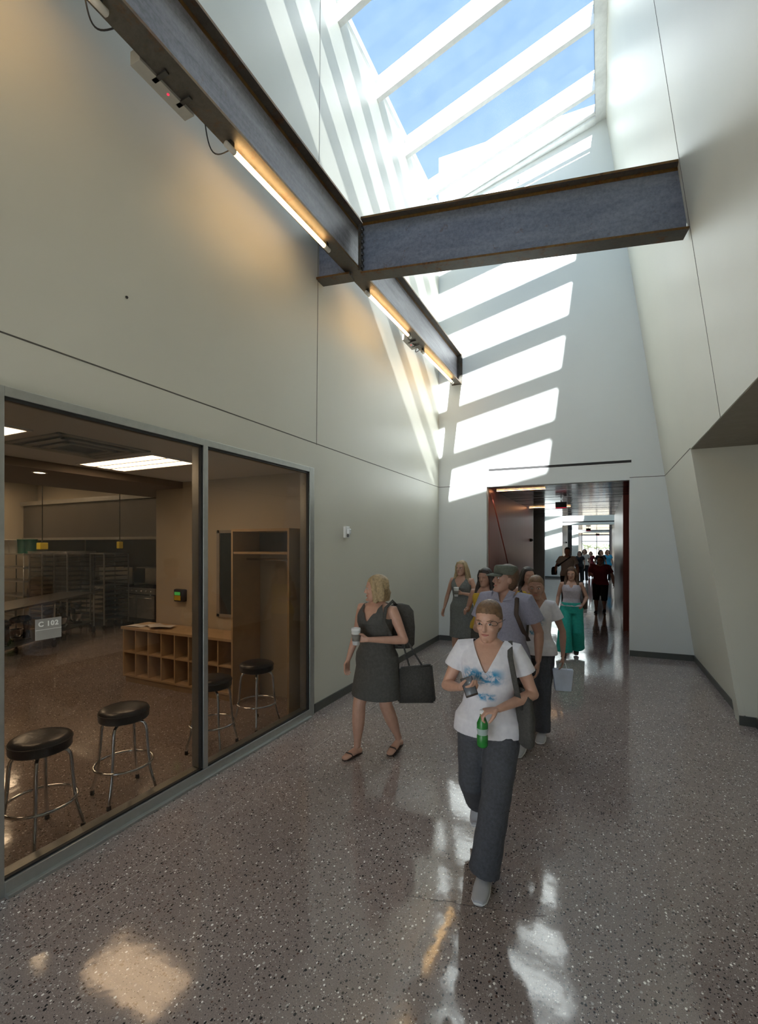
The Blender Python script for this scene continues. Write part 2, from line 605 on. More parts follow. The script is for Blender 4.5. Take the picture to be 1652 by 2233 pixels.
# baseboards
BH = 0.10
struct('baseboard_left', B(-3.0, -2.985, WY1 + .03, 9.0, 0, BH), m_base)
bm = bmesh.new()
for xa, xb in ((-2.985, DX0), (DX1, 1.41)):
    hexa(bm, [(xa, ybk(xa) - .015, 0), (xb, ybk(xb) - .015, 0), (xb, ybk(xb) + .002, 0), (xa, ybk(xa) + .002, 0),
              (xa, ybk(xa) - .015, BH), (xb - .01, ybk(xb) - .015, BH), (xb - .01, ybk(xb) + .002, BH), (xa, ybk(xa) + .002, BH)])
struct('baseboard_back', bm, m_base)
bm = prism(bmesh.new(), [(XR(0) - .002, 6.165, 0), (XR(0) - .002, 9.2, 0), (XR(BH), 9.2, BH), (XR(BH), 6.165 + .017, BH)], (-.014, 0, 0))
struct('baseboard_right', bm, m_base)
bm = B(1.345, 1.5, 6.158, 6.176, 0, BH)
box(bm, 1.486, 1.502, 2.0, 6.16, 0, BH)
struct('baseboard_alcove', bm, m_base)

# ---------------------------------------------------------------- skylight
def skylight(oy, bars, y0, y1, xl=-3.0, zl=8.78, xr=-0.09, zr=9.6, name='window_1', full=True):
    def slab(bm, ya, yb, h0, h1, xa=xl, xb=xr, mi=0):
        za = zl + (zr - zl) * (xa - xl) / (xr - xl)
        zb = zl + (zr - zl) * (xb - xl) / (xr - xl)
        hexa(bm, [(xa, ya, za + h0), (xb, ya, zb + h0), (xb, yb, zb + h0), (xa, yb, za + h0),
                  (xa, ya, za + h1), (xb, ya, zb + h1), (xb, yb, zb + h1), (xa, yb, za + h1)], mi)
    bm = bmesh.new()
    slab(bm, y0 + oy, y1 + oy, .06, .075)
    root = struct(name, bm, m_skyglass)
    for yb_ in bars:
        fm = bmesh.new()
        slab(fm, yb_ - .04 + oy, yb_ + .04 + oy, -.20, .05)
        slab(fm, yb_ - .02 + oy, yb_ + .10 + oy, .02, .05)
        slab(fm, yb_ - .035 + oy, yb_ + .035 + oy, .076, .13)
        obj('mullion', fm, m_white, root)
    fm = bmesh.new()
    slab(fm, y1 - .02 + oy, y1 + .10 + oy, -.03, .08)
    slab(fm, y1 + .06 + oy, y1 + .30 + oy, -.08, .12)
    slab(fm, y1 - .42 + oy, y1 - .37 + oy, .02, .06)
    slab(fm, y0 - .9 + oy, y0 + oy, -.10, .12)
    # right hand curb and opaque roof strip up to the leaning wall, left hand curb
    slab(fm, y0 - .9 + oy, y1 + .35 + oy, -.06, .2, xr, xr + .4)
    slab(fm, y0 - .9 + oy, y1 + .35 + oy, .08, .2, xl - .25, xl)
    obj('window_frame', fm, m_white, root)
    gm = bmesh.new()
    slab(gm, y0 + oy, y1 + oy, -.064, .05, xr - .004, xr - .001)
    obj('gasket', gm, m_gasket, root)
    return root
skylight(0, [1.72, 2.84, 3.93, 5.04, 6.16, 7.27, 8.33], 1.75, 8.93)

# ---------------------------------------------------------------- corridor beyond: tunnels and lobbies
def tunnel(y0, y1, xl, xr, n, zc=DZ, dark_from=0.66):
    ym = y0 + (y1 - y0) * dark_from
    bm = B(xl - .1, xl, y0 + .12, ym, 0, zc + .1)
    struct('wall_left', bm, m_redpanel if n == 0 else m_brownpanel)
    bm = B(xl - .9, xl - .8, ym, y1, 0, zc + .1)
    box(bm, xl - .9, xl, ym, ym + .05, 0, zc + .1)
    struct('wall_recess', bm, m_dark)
    ya = y0 + (y1 - y0) * .26
    bm = B(xr, xr + .1, ya, y1 - .0, 0, zc + .1)
    struct('wall_right', bm, m_brownpanel)
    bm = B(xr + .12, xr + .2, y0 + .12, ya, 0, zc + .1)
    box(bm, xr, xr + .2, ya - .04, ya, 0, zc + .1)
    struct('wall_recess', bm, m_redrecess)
    bm = bmesh.new()
    k = y0 + .15
    while k < y1:
        box(bm, xl - .9, xr + .2, k, min(k + .28, y1), zc + random.uniform(-.004, .004), zc + .1)
        k += .3
    box(bm, xl - .9, xr + .2, y0 + .12, y1, zc + .06, zc + .16)
    struct('ceiling_tunnel', bm, m_slat)

def far_lobby(y0, y1, dx0, dx1, xr=1.3, n=1):
    """y0 near wall, y1 far wall with the next doorway"""
    zt = 8.78
    struct('wall_left', B(-3.14, -3, y0 - .0, y1 + .1, 0, zt), m_wall)
    bm = B(-3.0, -2.04, y0 - .15, y0, 0, 9.6)
    box(bm, 0.55, xr + .1, y0 - .15, y0, 0, 9.6)
    box(bm, -3.0, xr + .1, y0 - .15, y0, DZ + .1, 9.6)
    struct('wall_front', bm, m_wallb)
    bm = B(-3.0, dx0, y1, y1 + .12, 0, DZ)
    box(bm, dx1, xr + .1, y1, y1 + .12, 0, DZ)
    box(bm, -3.0, xr + .1, y1, y1 + .12, DZ, 9.6)
    struct('wall_back', bm, m_wallb)
    struct('wall_right', B(xr, xr + .14, y0, y1, 0, 9.6), m_wallb)
    struct('baseboard_left', B(-3.0, -2.98, y0, y1, 0, BH), m_base)
    struct('baseboard_back', B(-3.0, dx0, y1 - .02, y1, 0, BH), m_base)
    bm = B(-.1, xr + .1, y0 - .1, y1 + .1, 9.5, 9.6)
    struct('ceiling_lobby', bm, m_wallb)
    oy = y1 - 9.1
    skylight(oy, [1.72, 2.84, 3.93, 5.04, 6.16, 7.27], 0.5, 8.62, name='window_%d' % (n + 1))
    sm = B(dx0 + .0, dx1 + .1, y1 - .012, y1, 3.24, 3.30)
    s = obj('air_slot', sm, m_dark)
    tag(s, ['', 'thin dark air slot above the second doorway down the corridor', 'thin dark air slot above the third doorway down the corridor'][n], 'vent')

tunnel(9.15, 19.5, DX0, DX1, 0)
far_lobby(19.6, 28.7, -2.04, 0.72, n=1)
tunnel(28.8, 38.5, -2.04, 0.72, 1, dark_from=.5)
far_lobby(38.7, 47.5, -1.95, 1.1, n=2)
tunnel(47.6, 57.0, -1.95, 1.1, 2, dark_from=.9)
# glazed end wall and the land outside
bm = B(-2.9, 1.4, 57.0, 57.1, 3.0, 3.5)
for x in (-1.95, -0.45, 1.05):
    box(bm, x - .03, x + .03, 57.0, 57.1, 0, 3.0)
box(bm, -1.95, 1.05, 57.0, 57.08, 2.3, 2.36)
box(bm, -1.95, 1.05, 57.0, 57.08, 0, .12)
wn = struct('window_4', bm, m_alu)
obj('glass_pane', B(-1.95, 1.05, 57.03, 57.04, 0.1, 3.0), m_clear, wn)
struct('ground', B(-90, 90, 62, 190, -0.3, -0.1), pbr('dry_grass_ground', (0.5, 0.42, 0.3), 0.9, 0, 0.2, 0.3))
def tree(x, y, h):
    t = thing('tree', 'small green tree out beyond the glazed end of the corridor', 'tree', (x, y, -.1), 0, 'trees seen through the far window')
    bm = bmesh.new()
    rnd = random.Random(int(x * 7))
    for k in range(16):
        c = Vector((rnd.uniform(-1, 1) * h * .4, rnd.uniform(-1, 1) * h * .3, h * rnd.uniform(.45, .9)))
        ico = bmesh.ops.create_icosphere(bm, subdivisions=2, radius=h * rnd.uniform(.13, .24))
        for v in ico['verts']:
            v.co = v.co * rnd.uniform(.9, 1.1) + c
    obj('foliage', bm, pbr('tree_leaves', (0.16, 0.2, 0.13), 0.8, 0, 0.4, 3), t, True)
    obj('trunk', tube(bmesh.new(), [(0, 0, 0), (0.05, 0, h * .5)], [.12, .08], 8), pbr('bark', (0.12, 0.08, 0.05), 0.9), t)
for x, h in ((-9, 2.6), (-6.2, 2.4), (-3.4, 2.8), (-.6, 2.5), (2.4, 2.6), (5.5, 2.5)):
    tree(x, 150 + x, h)

# ================================================================== WINDOW WALL TO THE KITCHEN
win = struct('window_5', B(-3.006, -2.998, WY0 + .09, 2.79, .09, WZ - .06), m_kglass)
obj('glass_pane', B(-3.006, -2.998, 2.838, WY1 - .10, .09, WZ - .06), m_kglass, win)
def frame_part(name, args, m=m_alu):
    obj(name, B(*args, bev=.003), m, win)
frame_part('window_frame', (-3.10, -2.965, WY0, WY0 + .09, 0, WZ))
frame_part('window_frame', (-3.10, -2.965, WY1 - .10, WY1 - .01, 0, WZ))
frame_part('window_frame', (-3.10, -2.965, 2.790, 2.838, .09, WZ - .05))
frame_part('window_frame', (-3.10, -2.965, WY0 + .09, WY1 - .10, WZ - .055, WZ))
frame_part('window_sill', (-3.10, -2.960, WY0 + .09, WY1 - .10, 0, .085))
obj('sill_lip', B(-2.962, -2.93, WY0 + .09, WY1 - .10, 0, .02, bev=.003), m_alu, win)
bm = bmesh.new()
for ya, yb in ((WY0 + .09, 2.790), (2.838, WY1 - .10)):
    box(bm, -3.0, -2.975, ya, yb, WZ - .075, WZ - .055)
    box(bm, -3.0, -2.975, ya, yb, .085, .098)
    box(bm, -3.0, -2.975, yb - .022, yb, .085, WZ - .055)
obj('gasket', bm, m_gasket, win)
# room sign on the glass
sg = thing('room_sign', 'small grey sign reading C 102 fixed to the window glass', 'sign', (-2.994, 1.618, 1.385))
obj('plate', B(0, .006, -.072, .072, 0, .124, bev=.0015), pbr('sign_grey', (0.30, 0.29, 0.27), 0.5), sg)
obj('line', B(.0061, .0071, -.072, .072, .058, .0605), pbr('sign_white', (0.8, 0.8, 0.78), 0.5), sg)
def text_mesh(name, body, size, mat, parent, loc, rot, ext=.0008):
    c = bpy.data.curves.new(name, 'FONT')
    c.body = body
    c.size = size
    c.extrude = ext
    c.offset = size * 0.035
    c.space_character = 1.15
    t = bpy.data.objects.new(name, c)
    COL.objects.link(t)
    dg = bpy.context.evaluated_depsgraph_get()
    me = bpy.data.meshes.new_from_object(t.evaluated_get(dg))
    bpy.data.objects.remove(t)
    o = bpy.data.objects.new(name, me)
    me.materials.clear()
    me.materials.append(mat)
    link(o, parent)
    o.location = loc
    o.rotation_euler = rot
    return o
text_mesh('lettering', 'C 102', .040, MATS['sign_white'], sg, (.0072, -.058, .080), (PI / 2, 0, PI / 2))

# ================================================================== KITCHEN ROOM
struct('wall_kitchen_end', B(-6.02, -3.14, 4.75, 4.9, 0, 3.8), m_kwall)
struct('wall_kitchen_return', B(-6.02, -5.9, 4.9, 8.6, 0, 3.8), m_kwall)
struct('wall_kitchen_back', B(-14.2, -5.9, 8.6, 8.75, 0, 3.8), m_kwall)
struct('wall_kitchen_left', B(-14.2, -14.05, -2, 8.6, 0, 3.8), m_kwall)
struct('wall_kitchen_front', B(-14.2, -3.14, -2.15, -2, 0, 3.8), m_kwall)
struct('ceiling_kitchen', B(-14.2, -7.0, -2, 8.7, 3.62, 3.8), m_kceil)
bm = B(-5.46, -3.14, -2, 4.75, 2.86, 3.0)
struct('ceiling_room', bm, m_kceil)
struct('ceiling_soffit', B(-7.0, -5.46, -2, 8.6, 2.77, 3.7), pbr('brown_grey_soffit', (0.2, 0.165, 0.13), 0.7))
struct('baseboard_kitchen', B(-3.16, -3.14, 1, 4.75, 0, .01), m_base)

def troffer(x0, x1, y0, y1, z, label, M=None):
    t = thing('ceiling_light', label, 'ceiling light', ((x0 + x1) / 2, (y0 + y1) / 2, z), 0, 'recessed kitchen ceiling lights')
    hx, hy = (x1 - x0) / 2, (y1 - y0) / 2
    bm = bmesh.new()
    for a in ((-hx - .03, hx + .03, -hy - .03, -hy), (-hx - .03, hx + .03, hy, hy + .03), (-hx - .03, -hx, -hy, hy), (hx, hx + .03, -hy, hy)):
        box(bm, *a, -.014, .0)
    obj('frame', bm, m_white, t)
    bm = bmesh.new()
    n = 3
    w_ = 2 * hy / n
    for i in range(n):   # shallow ribbed lens
        ya = -hy + i * w_
        for k in range(6):
            a0, a1 = k / 6, (k + 1) / 6
            z0, z1 = -.004 - .012 * math.sin(PI * a0), -.004 - .012 * math.sin(PI * a1)
            vs = [bm.verts.new(p) for p in ((-hx, ya + w_ * a0, z0), (hx, ya + w_ * a0, z0), (hx, ya + w_ * a1, z1), (-hx, ya + w_ * a1, z1))]
            bm.faces.new(vs)
    obj('diffuser', bm, M or m_troffer, t)
    obj('divider', box(B(-hx, hx, -hy + w_ - .012, -hy + w_ + .012, -.014, -.002), -hx, hx, hy - w_ - .012, hy - w_ + .012, -.014, -.002), m_white, t)
    return t
troffer(-5.23, -4.05, 3.15, 3.68, 2.86, 'bright rectangular ceiling light seen whole through the kitchen window')
troffer(-5.23, -4.08, 1.52, 2.05, 2.86, 'ceiling light cut off by the left edge of the kitchen window')
troffer(-11.2, -10.0, 4.2, 4.8, 3.62, 'ceiling light high over the kitchen prep table', m_troffer_hi)
troffer(-8.9, -7.7, 6.6, 7.2, 3.62, 'ceiling light high over the kitchen beside the hood', m_troffer_hi)
troffer(-13.4, -12.2, 5.4, 6.0, 3.62, 'ceiling light high over the kitchen shelving unit', m_troffer_hi)
troffer(-9.6, -8.4, 3.0, 3.6, 3.62, 'ceiling light high over the near end of the prep table', m_troffer_hi)
d = thing('downlight', 'small round lit downlight in the soffit beyond the room ceiling', 'ceiling light', (-5.72, 3.0, 2.77))
obj('trim_ring', lathe(bmesh.new(), [(.075, 0), (.075, -.006), (.06, -.008), (.058, 0)], 24), m_white, d)
obj('lens', lathe(bmesh.new(), [(.057, -.003), (.0, -.003)], 24), m_down, d)
# air diffuser in the room ceiling
v = thing('ceiling_vent', 'square grey air diffuser in the kitchen ceiling', 'vent', (-4.35, 2.62, 2.86))
bm = bmesh.new()
for k, h in ((.42, 0), (.32, -.012), (.22, -.02)):
    for s in ((-k, k, -k, -k + .05), (-k, k, k - .05, k), (-k, -k + .05, -k, k), (k - .05, k, -k, k)):
        box(bm, s[0], s[1], s[2], s[3], h - .012, h)
obj('louver', bm, pbr('vent_grey', (0.35, 0.34, 0.32), 0.5), v)
obj('backing', B(-.4, .4, -.4, .4, -.003, 0), m_dsteel, v)

# ---- stools
def make_stool():
    t = thing('bar_stool', '', 'stool', (0, 0, 0), 0, 'bar stools behind the kitchen window')
    bm = lathe(bmesh.new(), [(.0, .585), (.155, .585), (.172, .59), (.178, .60), (.178, .645), (.181, .65), (.178, .655), (.172, .668), (.14, .681), (.08, .687), (0, .689)], 40)
    seat = obj('seat', bm, m_black, t, True)
    obj('piping', tube(bmesh.new(), [(.1795 * math.cos(a * PI / 20), .1795 * math.sin(a * PI / 20), .650) for a in range(40)], .004, 6, closed=True), m_black, seat, True)
    obj('mounting_plate', lathe(bmesh.new(), [(0, .572), (.12, .572), (.13, .585), (0, .585)], 24), m_dsteel, t)
    obj('foot_ring', tube(bmesh.new(), [(.205 * math.cos(a * PI / 20), .205 * math.sin(a * PI / 20), .245) for a in range(40)], .011, 10, closed=True), m_chrome, t, True)
    for k in range(4):
        a = PI / 4 + k * PI / 2
        c, s = math.cos(a), math.sin(a)
        prof = [(.05, .568), (.12, .566), (.148, .555), (.163, .53), (.17, .49), (.18, .35), (.19, .25), (.195, .2), (.205, .16), (.23, .07), (.236, .045), (.238, .018)]
        lg = obj('leg', tube(bmesh.new(), [(r * c, r * s, z) for r, z in prof], .0125, 10), m_chrome, t, True)
        obj('rubber_foot', lathe(bmesh.new(), [(.015, 0), (.0165, .004), (.0145, .03), (.012, .032)], 12, (.238 * c, .238 * s, 0)), m_rubber, lg, True)
    return t
st = make_stool()
st.location = (-3.36, 1.77, 0)
st.rotation_euler = (0, 0, .15)
st['label'] = 'black and chrome bar stool closest to the camera behind the window'
dup(st, (-3.37, 2.37, 0), -.25, 'second bar stool from the left, standing alone mid-pane')
dup(st, (-3.36, 3.27, 0), .3, 'bar stool partly hidden behind the window mullion')
dup(st, (-3.36, 3.90, 0), -.1, 'farthest bar stool, in front of the tall open wardrobe')

# ---- cubby shelf, wardrobe
cb = thing('cubby_shelf', 'low maple cubby shelf of sixteen compartments against the tan wall', 'shelf', (-6.14, 4.30, 0))
W_, D_ = 2.08, .43
obj('plinth', B(.02, W_ - .02, .03, D_, 0, .085), m_maple, cb)
bm = B(0, W_, 0, D_, .085, .11)
box(bm, 0, W_, D_ - .02, D_, .11, .75)
obj('carcass', bm, m_maple, cb)
obj('top_panel', B(-.02, W_ - .005, -.02, D_, .75, .785, bev=.003), m_maple, cb)
obj('shelf', B(0, W_, .003, D_ - .02, .42, .44), m_maple, cb)
for k in range(9):
    x = k * (W_ - .02) / 8
    obj('divider', B(x, x + .02, 0, D_ - .02, .11, .75), m_maple, cb)
wd = thing('wardrobe', 'tall open maple wardrobe unit with one high shelf', 'wardrobe', (-4.05, 4.24, 0))
obj('side_panel', B(0, .025, 0, .5, 0, 2.14), m_maple, wd)
obj('side_panel', B(.84, .865, 0, .5, 0, 2.14), m_maple, wd)
obj('top_panel', B(.025, .84, 0, .5, 2.11, 2.14), m_maple, wd)
obj('shelf', B(.025, .84, .01, .5, 1.84, 1.865), m_maple, wd)
obj('back_panel', B(.025, .84, .485, .5, 1.865, 2.11), pbr('grey_back_panel', (0.18, 0.18, 0.17), 0.6), wd)
obj('hanging_rod', tube(bmesh.new(), [(.025, .25, 1.77), (.84, .25, 1.77)], .013, 10), m_chrome, wd, True)
ot = thing('outlet', 'white electrical outlet low on the tan wall inside the wardrobe', 'outlet', (-3.55, 4.749, .42))
obj('cover_plate', B(-.037, .037, -.006, 0, 0, .118, bev=.002), m_white, ot)
obj('socket', B(-.018, .018, -.009, -.006, .02, .05), pbr('outlet_cream', (0.6, 0.58, 0.52), 0.4), ot)
obj('socket', B(-.018, .018, -.009, -.006, .068, .098), MATS['outlet_cream'], ot)
# interior window
iw = struct('window_6', B(-4.74, -4.1, 4.745, 4.749, 1.0, 2.11), pbr('dark_inner_glass', (0.03, 0.04, 0.045), 0.08, 0, .1))
bm = bmesh.new()
for s in ((-4.78, -4.73, .96, 2.15), (-4.1, -4.06, .96, 2.15)):
    box(bm, s[0], s[1], 4.725, 4.751, s[2], s[3])
box(bm, -4.78, -4.06, 4.725, 4.751, .96, 1.0)
box(bm, -4.78, -4.06, 4.725, 4.751, 2.11, 2.15)
obj('window_frame', bm, pbr('grey_window_frame', (0.3, 0.28, 0.25), 0.5), iw)
# time clock
ck = thing('time_clock', 'dark wall device with green and yellow face on the tan wall', 'time clock', (-5.47, 4.75, 1.13))
obj('housing', B(-.10, .10, -.07, 0, 0, .18, bev=.02), m_rubber, ck)
obj('screen', B(-.075, .035, -.074, -.07, .095, .14), emit('green_screen', (0.12, 0.6, 0.1), .35), ck)
obj('keypad', B(-.08, .045, -.0745, -.07, .02, .09), pbr('yellow_keypad', (0.6, 0.42, 0.02), 0.5), ck)
# papers on the cubby shelf
pm = pbr('paper', (0.72, 0.69, 0.68), 0.7)
for i, (x, y, rz, lb) in enumerate(((-5.98, 4.42, .2, 'white paper sheet at the left end of the cubby shelf top'), (-5.72, 4.5, -.35, 'white paper sheet overlapping the one beside it on the cubby shelf'), (-5.5, 4.44, .5, 'white paper sheet nearest the time clock on the cubby shelf'))):
    bm = bmesh.new()
    g = 8
    vs = [[bm.verts.new(((a / g - .5) * .3, (b / g - .5) * .22, .012 * math.sin(a / g * 3.1) * math.cos(b / g * 2))) for b in range(g + 1)] for a in range(g + 1)]
    for a in range(g):
        for b in range(g):
            bm.faces.new((vs[a][b], vs[a + 1][b], vs[a + 1][b + 1], vs[a][b + 1]))
    o = obj('paper_sheet', bm, pm, None, True, (x, y, .7855 + .013 * i + .003))
    o.rotation_euler = (0, 0, rz)
    tag(o, lb, 'paper', 'loose papers on the cubby shelf')

# ---- kitchen equipment
pt = thing('prep_table', 'long stainless prep table on casters across the kitchen', 'table', (-8.5, 3.9, 0), math.atan2(6.5 - 3.9, -10.15 + 8.5))
L_ = 3.1
obj('tabletop', B(0, L_, 0, .8, .87, .90, bev=.004), m_tabsteel, pt)
obj('undershelf', B(.05, L_ - .05, .05, .75, .24, .26), m_tabsteel, pt)
for x in (.06, L_ / 2, L_ - .06):
    for y in (.06, .74):
        lg = obj('leg', tube(bmesh.new(), [(x, y, .13), (x, y, .87)], .02, 8), m_stainless, pt, True)
        bm = bmesh.new()
        tube(bm, [(x, y - .016, .06), (x, y + .016, .06)], .06, 16, ref=(0, 0, 1))
        box(bm, x - .012, x + .012, y - .024, y + .024, .06, .14)
        obj('caster', bm, m_rubber, lg)
ang = pt.rotation_euler[2]
def on_table(u, v, z):
    return (-8.5 + u * math.cos(ang) - v * math.sin(ang), 3.9 + u * math.sin(ang) + v * math.cos(ang), z)
def make_mixer():
    t = thing('stand_mixer', '', 'mixer', (0, 0, 0), 0, 'stand mixers on the prep table undershelf')
    md = pbr('dark_mixer_enamel', (0.05, 0.05, 0.052), 0.22, 0.3)
    obj('base', B(-.13, .14, -.09, .09, 0, .04, bev=.015), md, t)
    obj('column', tube(bmesh.new(), [(.1, 0, .03), (.1, 0, .2), (.09, 0, .32)], [(.05, .06), (.04, .045), (.05, .05)], 14), md, t, True)
    obj('motor_head', tube(bmesh.new(), [(.17, 0, .36), (.12, 0, .37), (0, 0, .375), (-.12, 0, .36), (-.16, 0, .35)], [.03, .06, .066, .055, .03], 16), md, t, True)
    obj('bowl', lathe(bmesh.new(), [(.04, .05), (.075, .06), (.1, .12), (.108, .2), (.112, .205), (.1, .2), (.09, .12), (0, .07)], 24, (-.05, 0, 0)), m_chrome, t, True)
    return t
mx = make_mixer()
mxl = ['stand mixer at the near end of the table undershelf', 'dark stand mixer behind the room sign on the undershelf', 'stand mixer with chrome bowl near the table middle leg', 'stand mixer beside the far table leg', 'stand mixer at the far end of the undershelf']
for i, uu in enumerate((.42, .95, 1.85, 2.25, 2.75)):
    L2 = on_table(uu, .3, .26)
    if i == 0:
        mx.location = L2
        mx.rotation_euler = (0, 0, 1.0)
        mx['label'] = mxl[0]
    else:
        dup(mx, L2, 1.0 + i * .5, mxl[i])

def stove(x0, label):
    t = thing('range', label, 'stove', (x0, 7.4, 0), 0, 'restaurant ranges under the hood')
    w2 = 1.4
    obj('body', B(0, w2, 0, .8, .12, .9, bev=.01), m_dsteel, t)
    obj('control_panel', B(0, w2, -.05, .0, .78, .92, bev=.008), m_stainless, t)
    for k in range(8):
        obj('knob', tube(bmesh.new(), [(.12 + k * .165, -.05, .85), (.12 + k * .165, -.085, .85)], [.022, .018], 12), m_chrome, t, True)
    for xa in (.06, .72):
        dr = obj('oven_door', B(xa, xa + .62, -.03, 0, .2, .74, bev=.006), m_stainless, t)
        obj('door_handle', tube(bmesh.new(), [(xa + .06, -.03, .69), (xa + .06, -.075, .69), (xa + .56, -.075, .69), (xa + .56, -.03, .69)], .012, 8), m_chrome, dr, True)
    bm = bmesh.new()
    for k in range(4):
        for j in range(2):
            cx, cy = .2 + k * .33, .22 + j * .36
            for q in range(4):
                box(bm, cx - .14, cx + .14, cy - .12 + q * .08, cy - .105 + q * .08, .905, .925)
            box(bm, cx - .14, cx - .125, cy - .14, cy + .14, .905, .925)
    obj('burner_grates', bm, m_dark, t)
    obj('backguard', B(0, w2, .75, .8, .9, 1.35), m_stainless, t)
    obj('high_shelf', B(0, w2, .5, .8, 1.35, 1.38), m_stainless, t)
    for x in (.05, w2 - .05):
        for y in (.06, .74):
            obj('leg', tube(bmesh.new(), [(x, y, 0), (x, y, .12)], .02, 8), m_stainless, t)
    return t
stove(-12.65, 'steel range below the hood, farther left with pots on it')
stove(-10.75, 'steel range below the hood, beside the tan wall end')
def pot(x, y, z, r, h, lb):
    t = thing('cooking_pot', lb, 'pot', (x, y, z))
    obj('pot_body', lathe(bmesh.new(), [(0, 0), (r, 0), (r, h), (r * 1.04, h + .004), (r * .95, h), (r * .95, .01), (0, .01)], 24), m_chrome, t, True)
    obj('handle', tube(bmesh.new(), [(r, 0, h * .8), (r + .18, 0, h * .9)], .009, 8), m_dsteel, t, True)
pot(-12.4, 7.62, .926, .12, .14, 'shiny pot at the left of the left range')
pot(-11.95, 7.6, .926, .10, .18, 'shiny taller pot in the middle of the left range')
# hood
hd = thing('range_hood', 'long stainless exhaust hood across the back of the kitchen', 'hood', (-13.9, 6.9, 0))
bm = bmesh.new()
prism(bm, [(0, 0, 2.1), (0, 1.68, 2.1), (0, 1.68, 2.98), (0, 0, 2.98)], (7.85, 0, 0))
obj('canopy', bm, pbr('brushed_hood_steel', (0.13, 0.12, 0.105), 0.4, 0.5, 0.1, 2), hd)
obj('top_band', B(0, 7.85, -.08, .0, 2.98, 3.08), m_stainless, hd)
obj('gutter', B(0, 7.85, -.03, .0, 2.07, 2.13), m_stainless, hd)
struct('wall_hood_chase', B(-14.0, -6.02, 7.3, 7.42, 3.05, 3.62), m_kwall)
# backsplash
struct('wall_backsplash', B(-13.9, -8.0, 8.56, 8.6, 0.9, 2.1), pbr('splash_tile', (0.14, 0.125, 0.1), 0.3, 0, .1, 3))
# shelving unit with bins
def shelving(x, y, w2, d2, h, zs, label, name='shelving_unit'):
    t = thing(name, label, 'shelf', (x, y, 0))
    for z in zs:
        obj('shelf', B(0, w2, 0, d2, z - .03, z, bev=.003), m_stainless, t)
    for px in (.02, w2 - .02):
        for py in (.02, d2 - .02):
            obj('post', tube(bmesh.new(), [(px, py, 0), (px, py, h)], .014, 8), m_stainless, t, True)
    return t
shelving(-13.4, 6.0, 1.3, .5, 1.76, (.3, .75, 1.1, 1.42, 1.74), 'steel shelving unit at the left of the kitchen')
def bin_(x, y, z, r, h, col, nm, label):
    t = thing('food_bin', label, 'bin', (x, y, z), 0, 'bins on top of the shelving unit')
    m = pbr(nm, col, 0.45)
    obj('tub', lathe(bmesh.new(), [(0, 0), (r * .88, 0), (r, h), (r * 1.04, h), (r * 1.04, h - .015), (r * .96, h), (0, h)], 24), m, t, True)
bin_(-13.15, 6.2, 1.742, .14, .33, (0.5, 0.48, 0.42), 'white_tub', 'white round bin at the left on the shelving unit')
bin_(-12.83, 6.2, 1.742, .15, .33, (0.52, 0.5, 0.45), 'white_tub', 'white round bin beside the green ones on the shelving unit')
bin_(-12.52, 6.22, 1.742, .13, .34, (0.01, 0.16, 0.1), 'green_tub', 'green bin in the middle on the shelving unit')
bin_(-12.25, 6.25, 1.742, .12, .34, (0.01, 0.13, 0.085), 'green_tub', 'green bin at the right end on the shelving unit')
# bun pan racks
def rack(x, y, wrapped, label):
    t = thing('pan_rack', label, 'rack', (x, y, 0))
    for px in (0, .5):
        for py in (0, .6):
            obj('post', B(px - .012, px + .012, py - .012, py + .012, .1, 1.75), m_stainless, t)
            bm = tube(bmesh.new(), [(px, py - .015, .05), (px, py + .015, .05)], .05, 12, ref=(0, 0, 1))
            box(bm, px - .01, px + .01, py - .01, py + .01, .05, .1)
            obj('caster', bm, m_rubber, t)
    obj('top_frame', B(-.012, .512, -.012, .612, 1.73, 1.76), m_stainless, t)
    for k in range(14):
        obj('tray', B(.01, .49, .01, .59, .22 + k * .11, .235 + k * .11), m_dsteel, t)
    if wrapped:
        bm = bmesh.new()
        n1, n2 = 40, 12
        rings = []
        for j in range(n2 + 1):
            z = 1.80 - 1.15 * j / n2
            rg = []
            for i in range(n1):
                a = 2 * PI * i / n1
                c, s = math.cos(a), math.sin(a)
                q = 1 / max(abs(c) / .29, abs(s) / .34)
                q *= 1 + .05 * math.sin(i * 2.3 + j * .4) + .02 * math.sin(j * 2 + i)
                rg.append(bm.verts.new((.25 + q * c, .3 + q * s, z)))
            rings.append(rg)
        for A, Bq in zip(rings, rings[1:]):
            for i in range(n1):
                bm.faces.new((A[i], A[(i + 1) % n1], Bq[(i + 1) % n1], Bq[i])).smooth = True
        bm.faces.new(rings[0])
        obj('plastic_wrap', bm, glass('clear_plastic_film', (0.8, 0.8, 0.8), 0.22, 1.6, 0.15, 1.5, (0.6, 0.58, 0.55)) if 'clear_plastic_film' not in MATS else MATS['clear_plastic_film'], t)
rack(-12.03, 6.1, True, 'tall pan rack wrapped in clear plastic, the left one of the wrapped pair')
rack(-11.42, 6.3, True, 'tall pan rack wrapped in clear plastic, right of its twin')
rack(-10.75, 6.72, False, 'bare dark pan rack standing behind the wrapped racks')
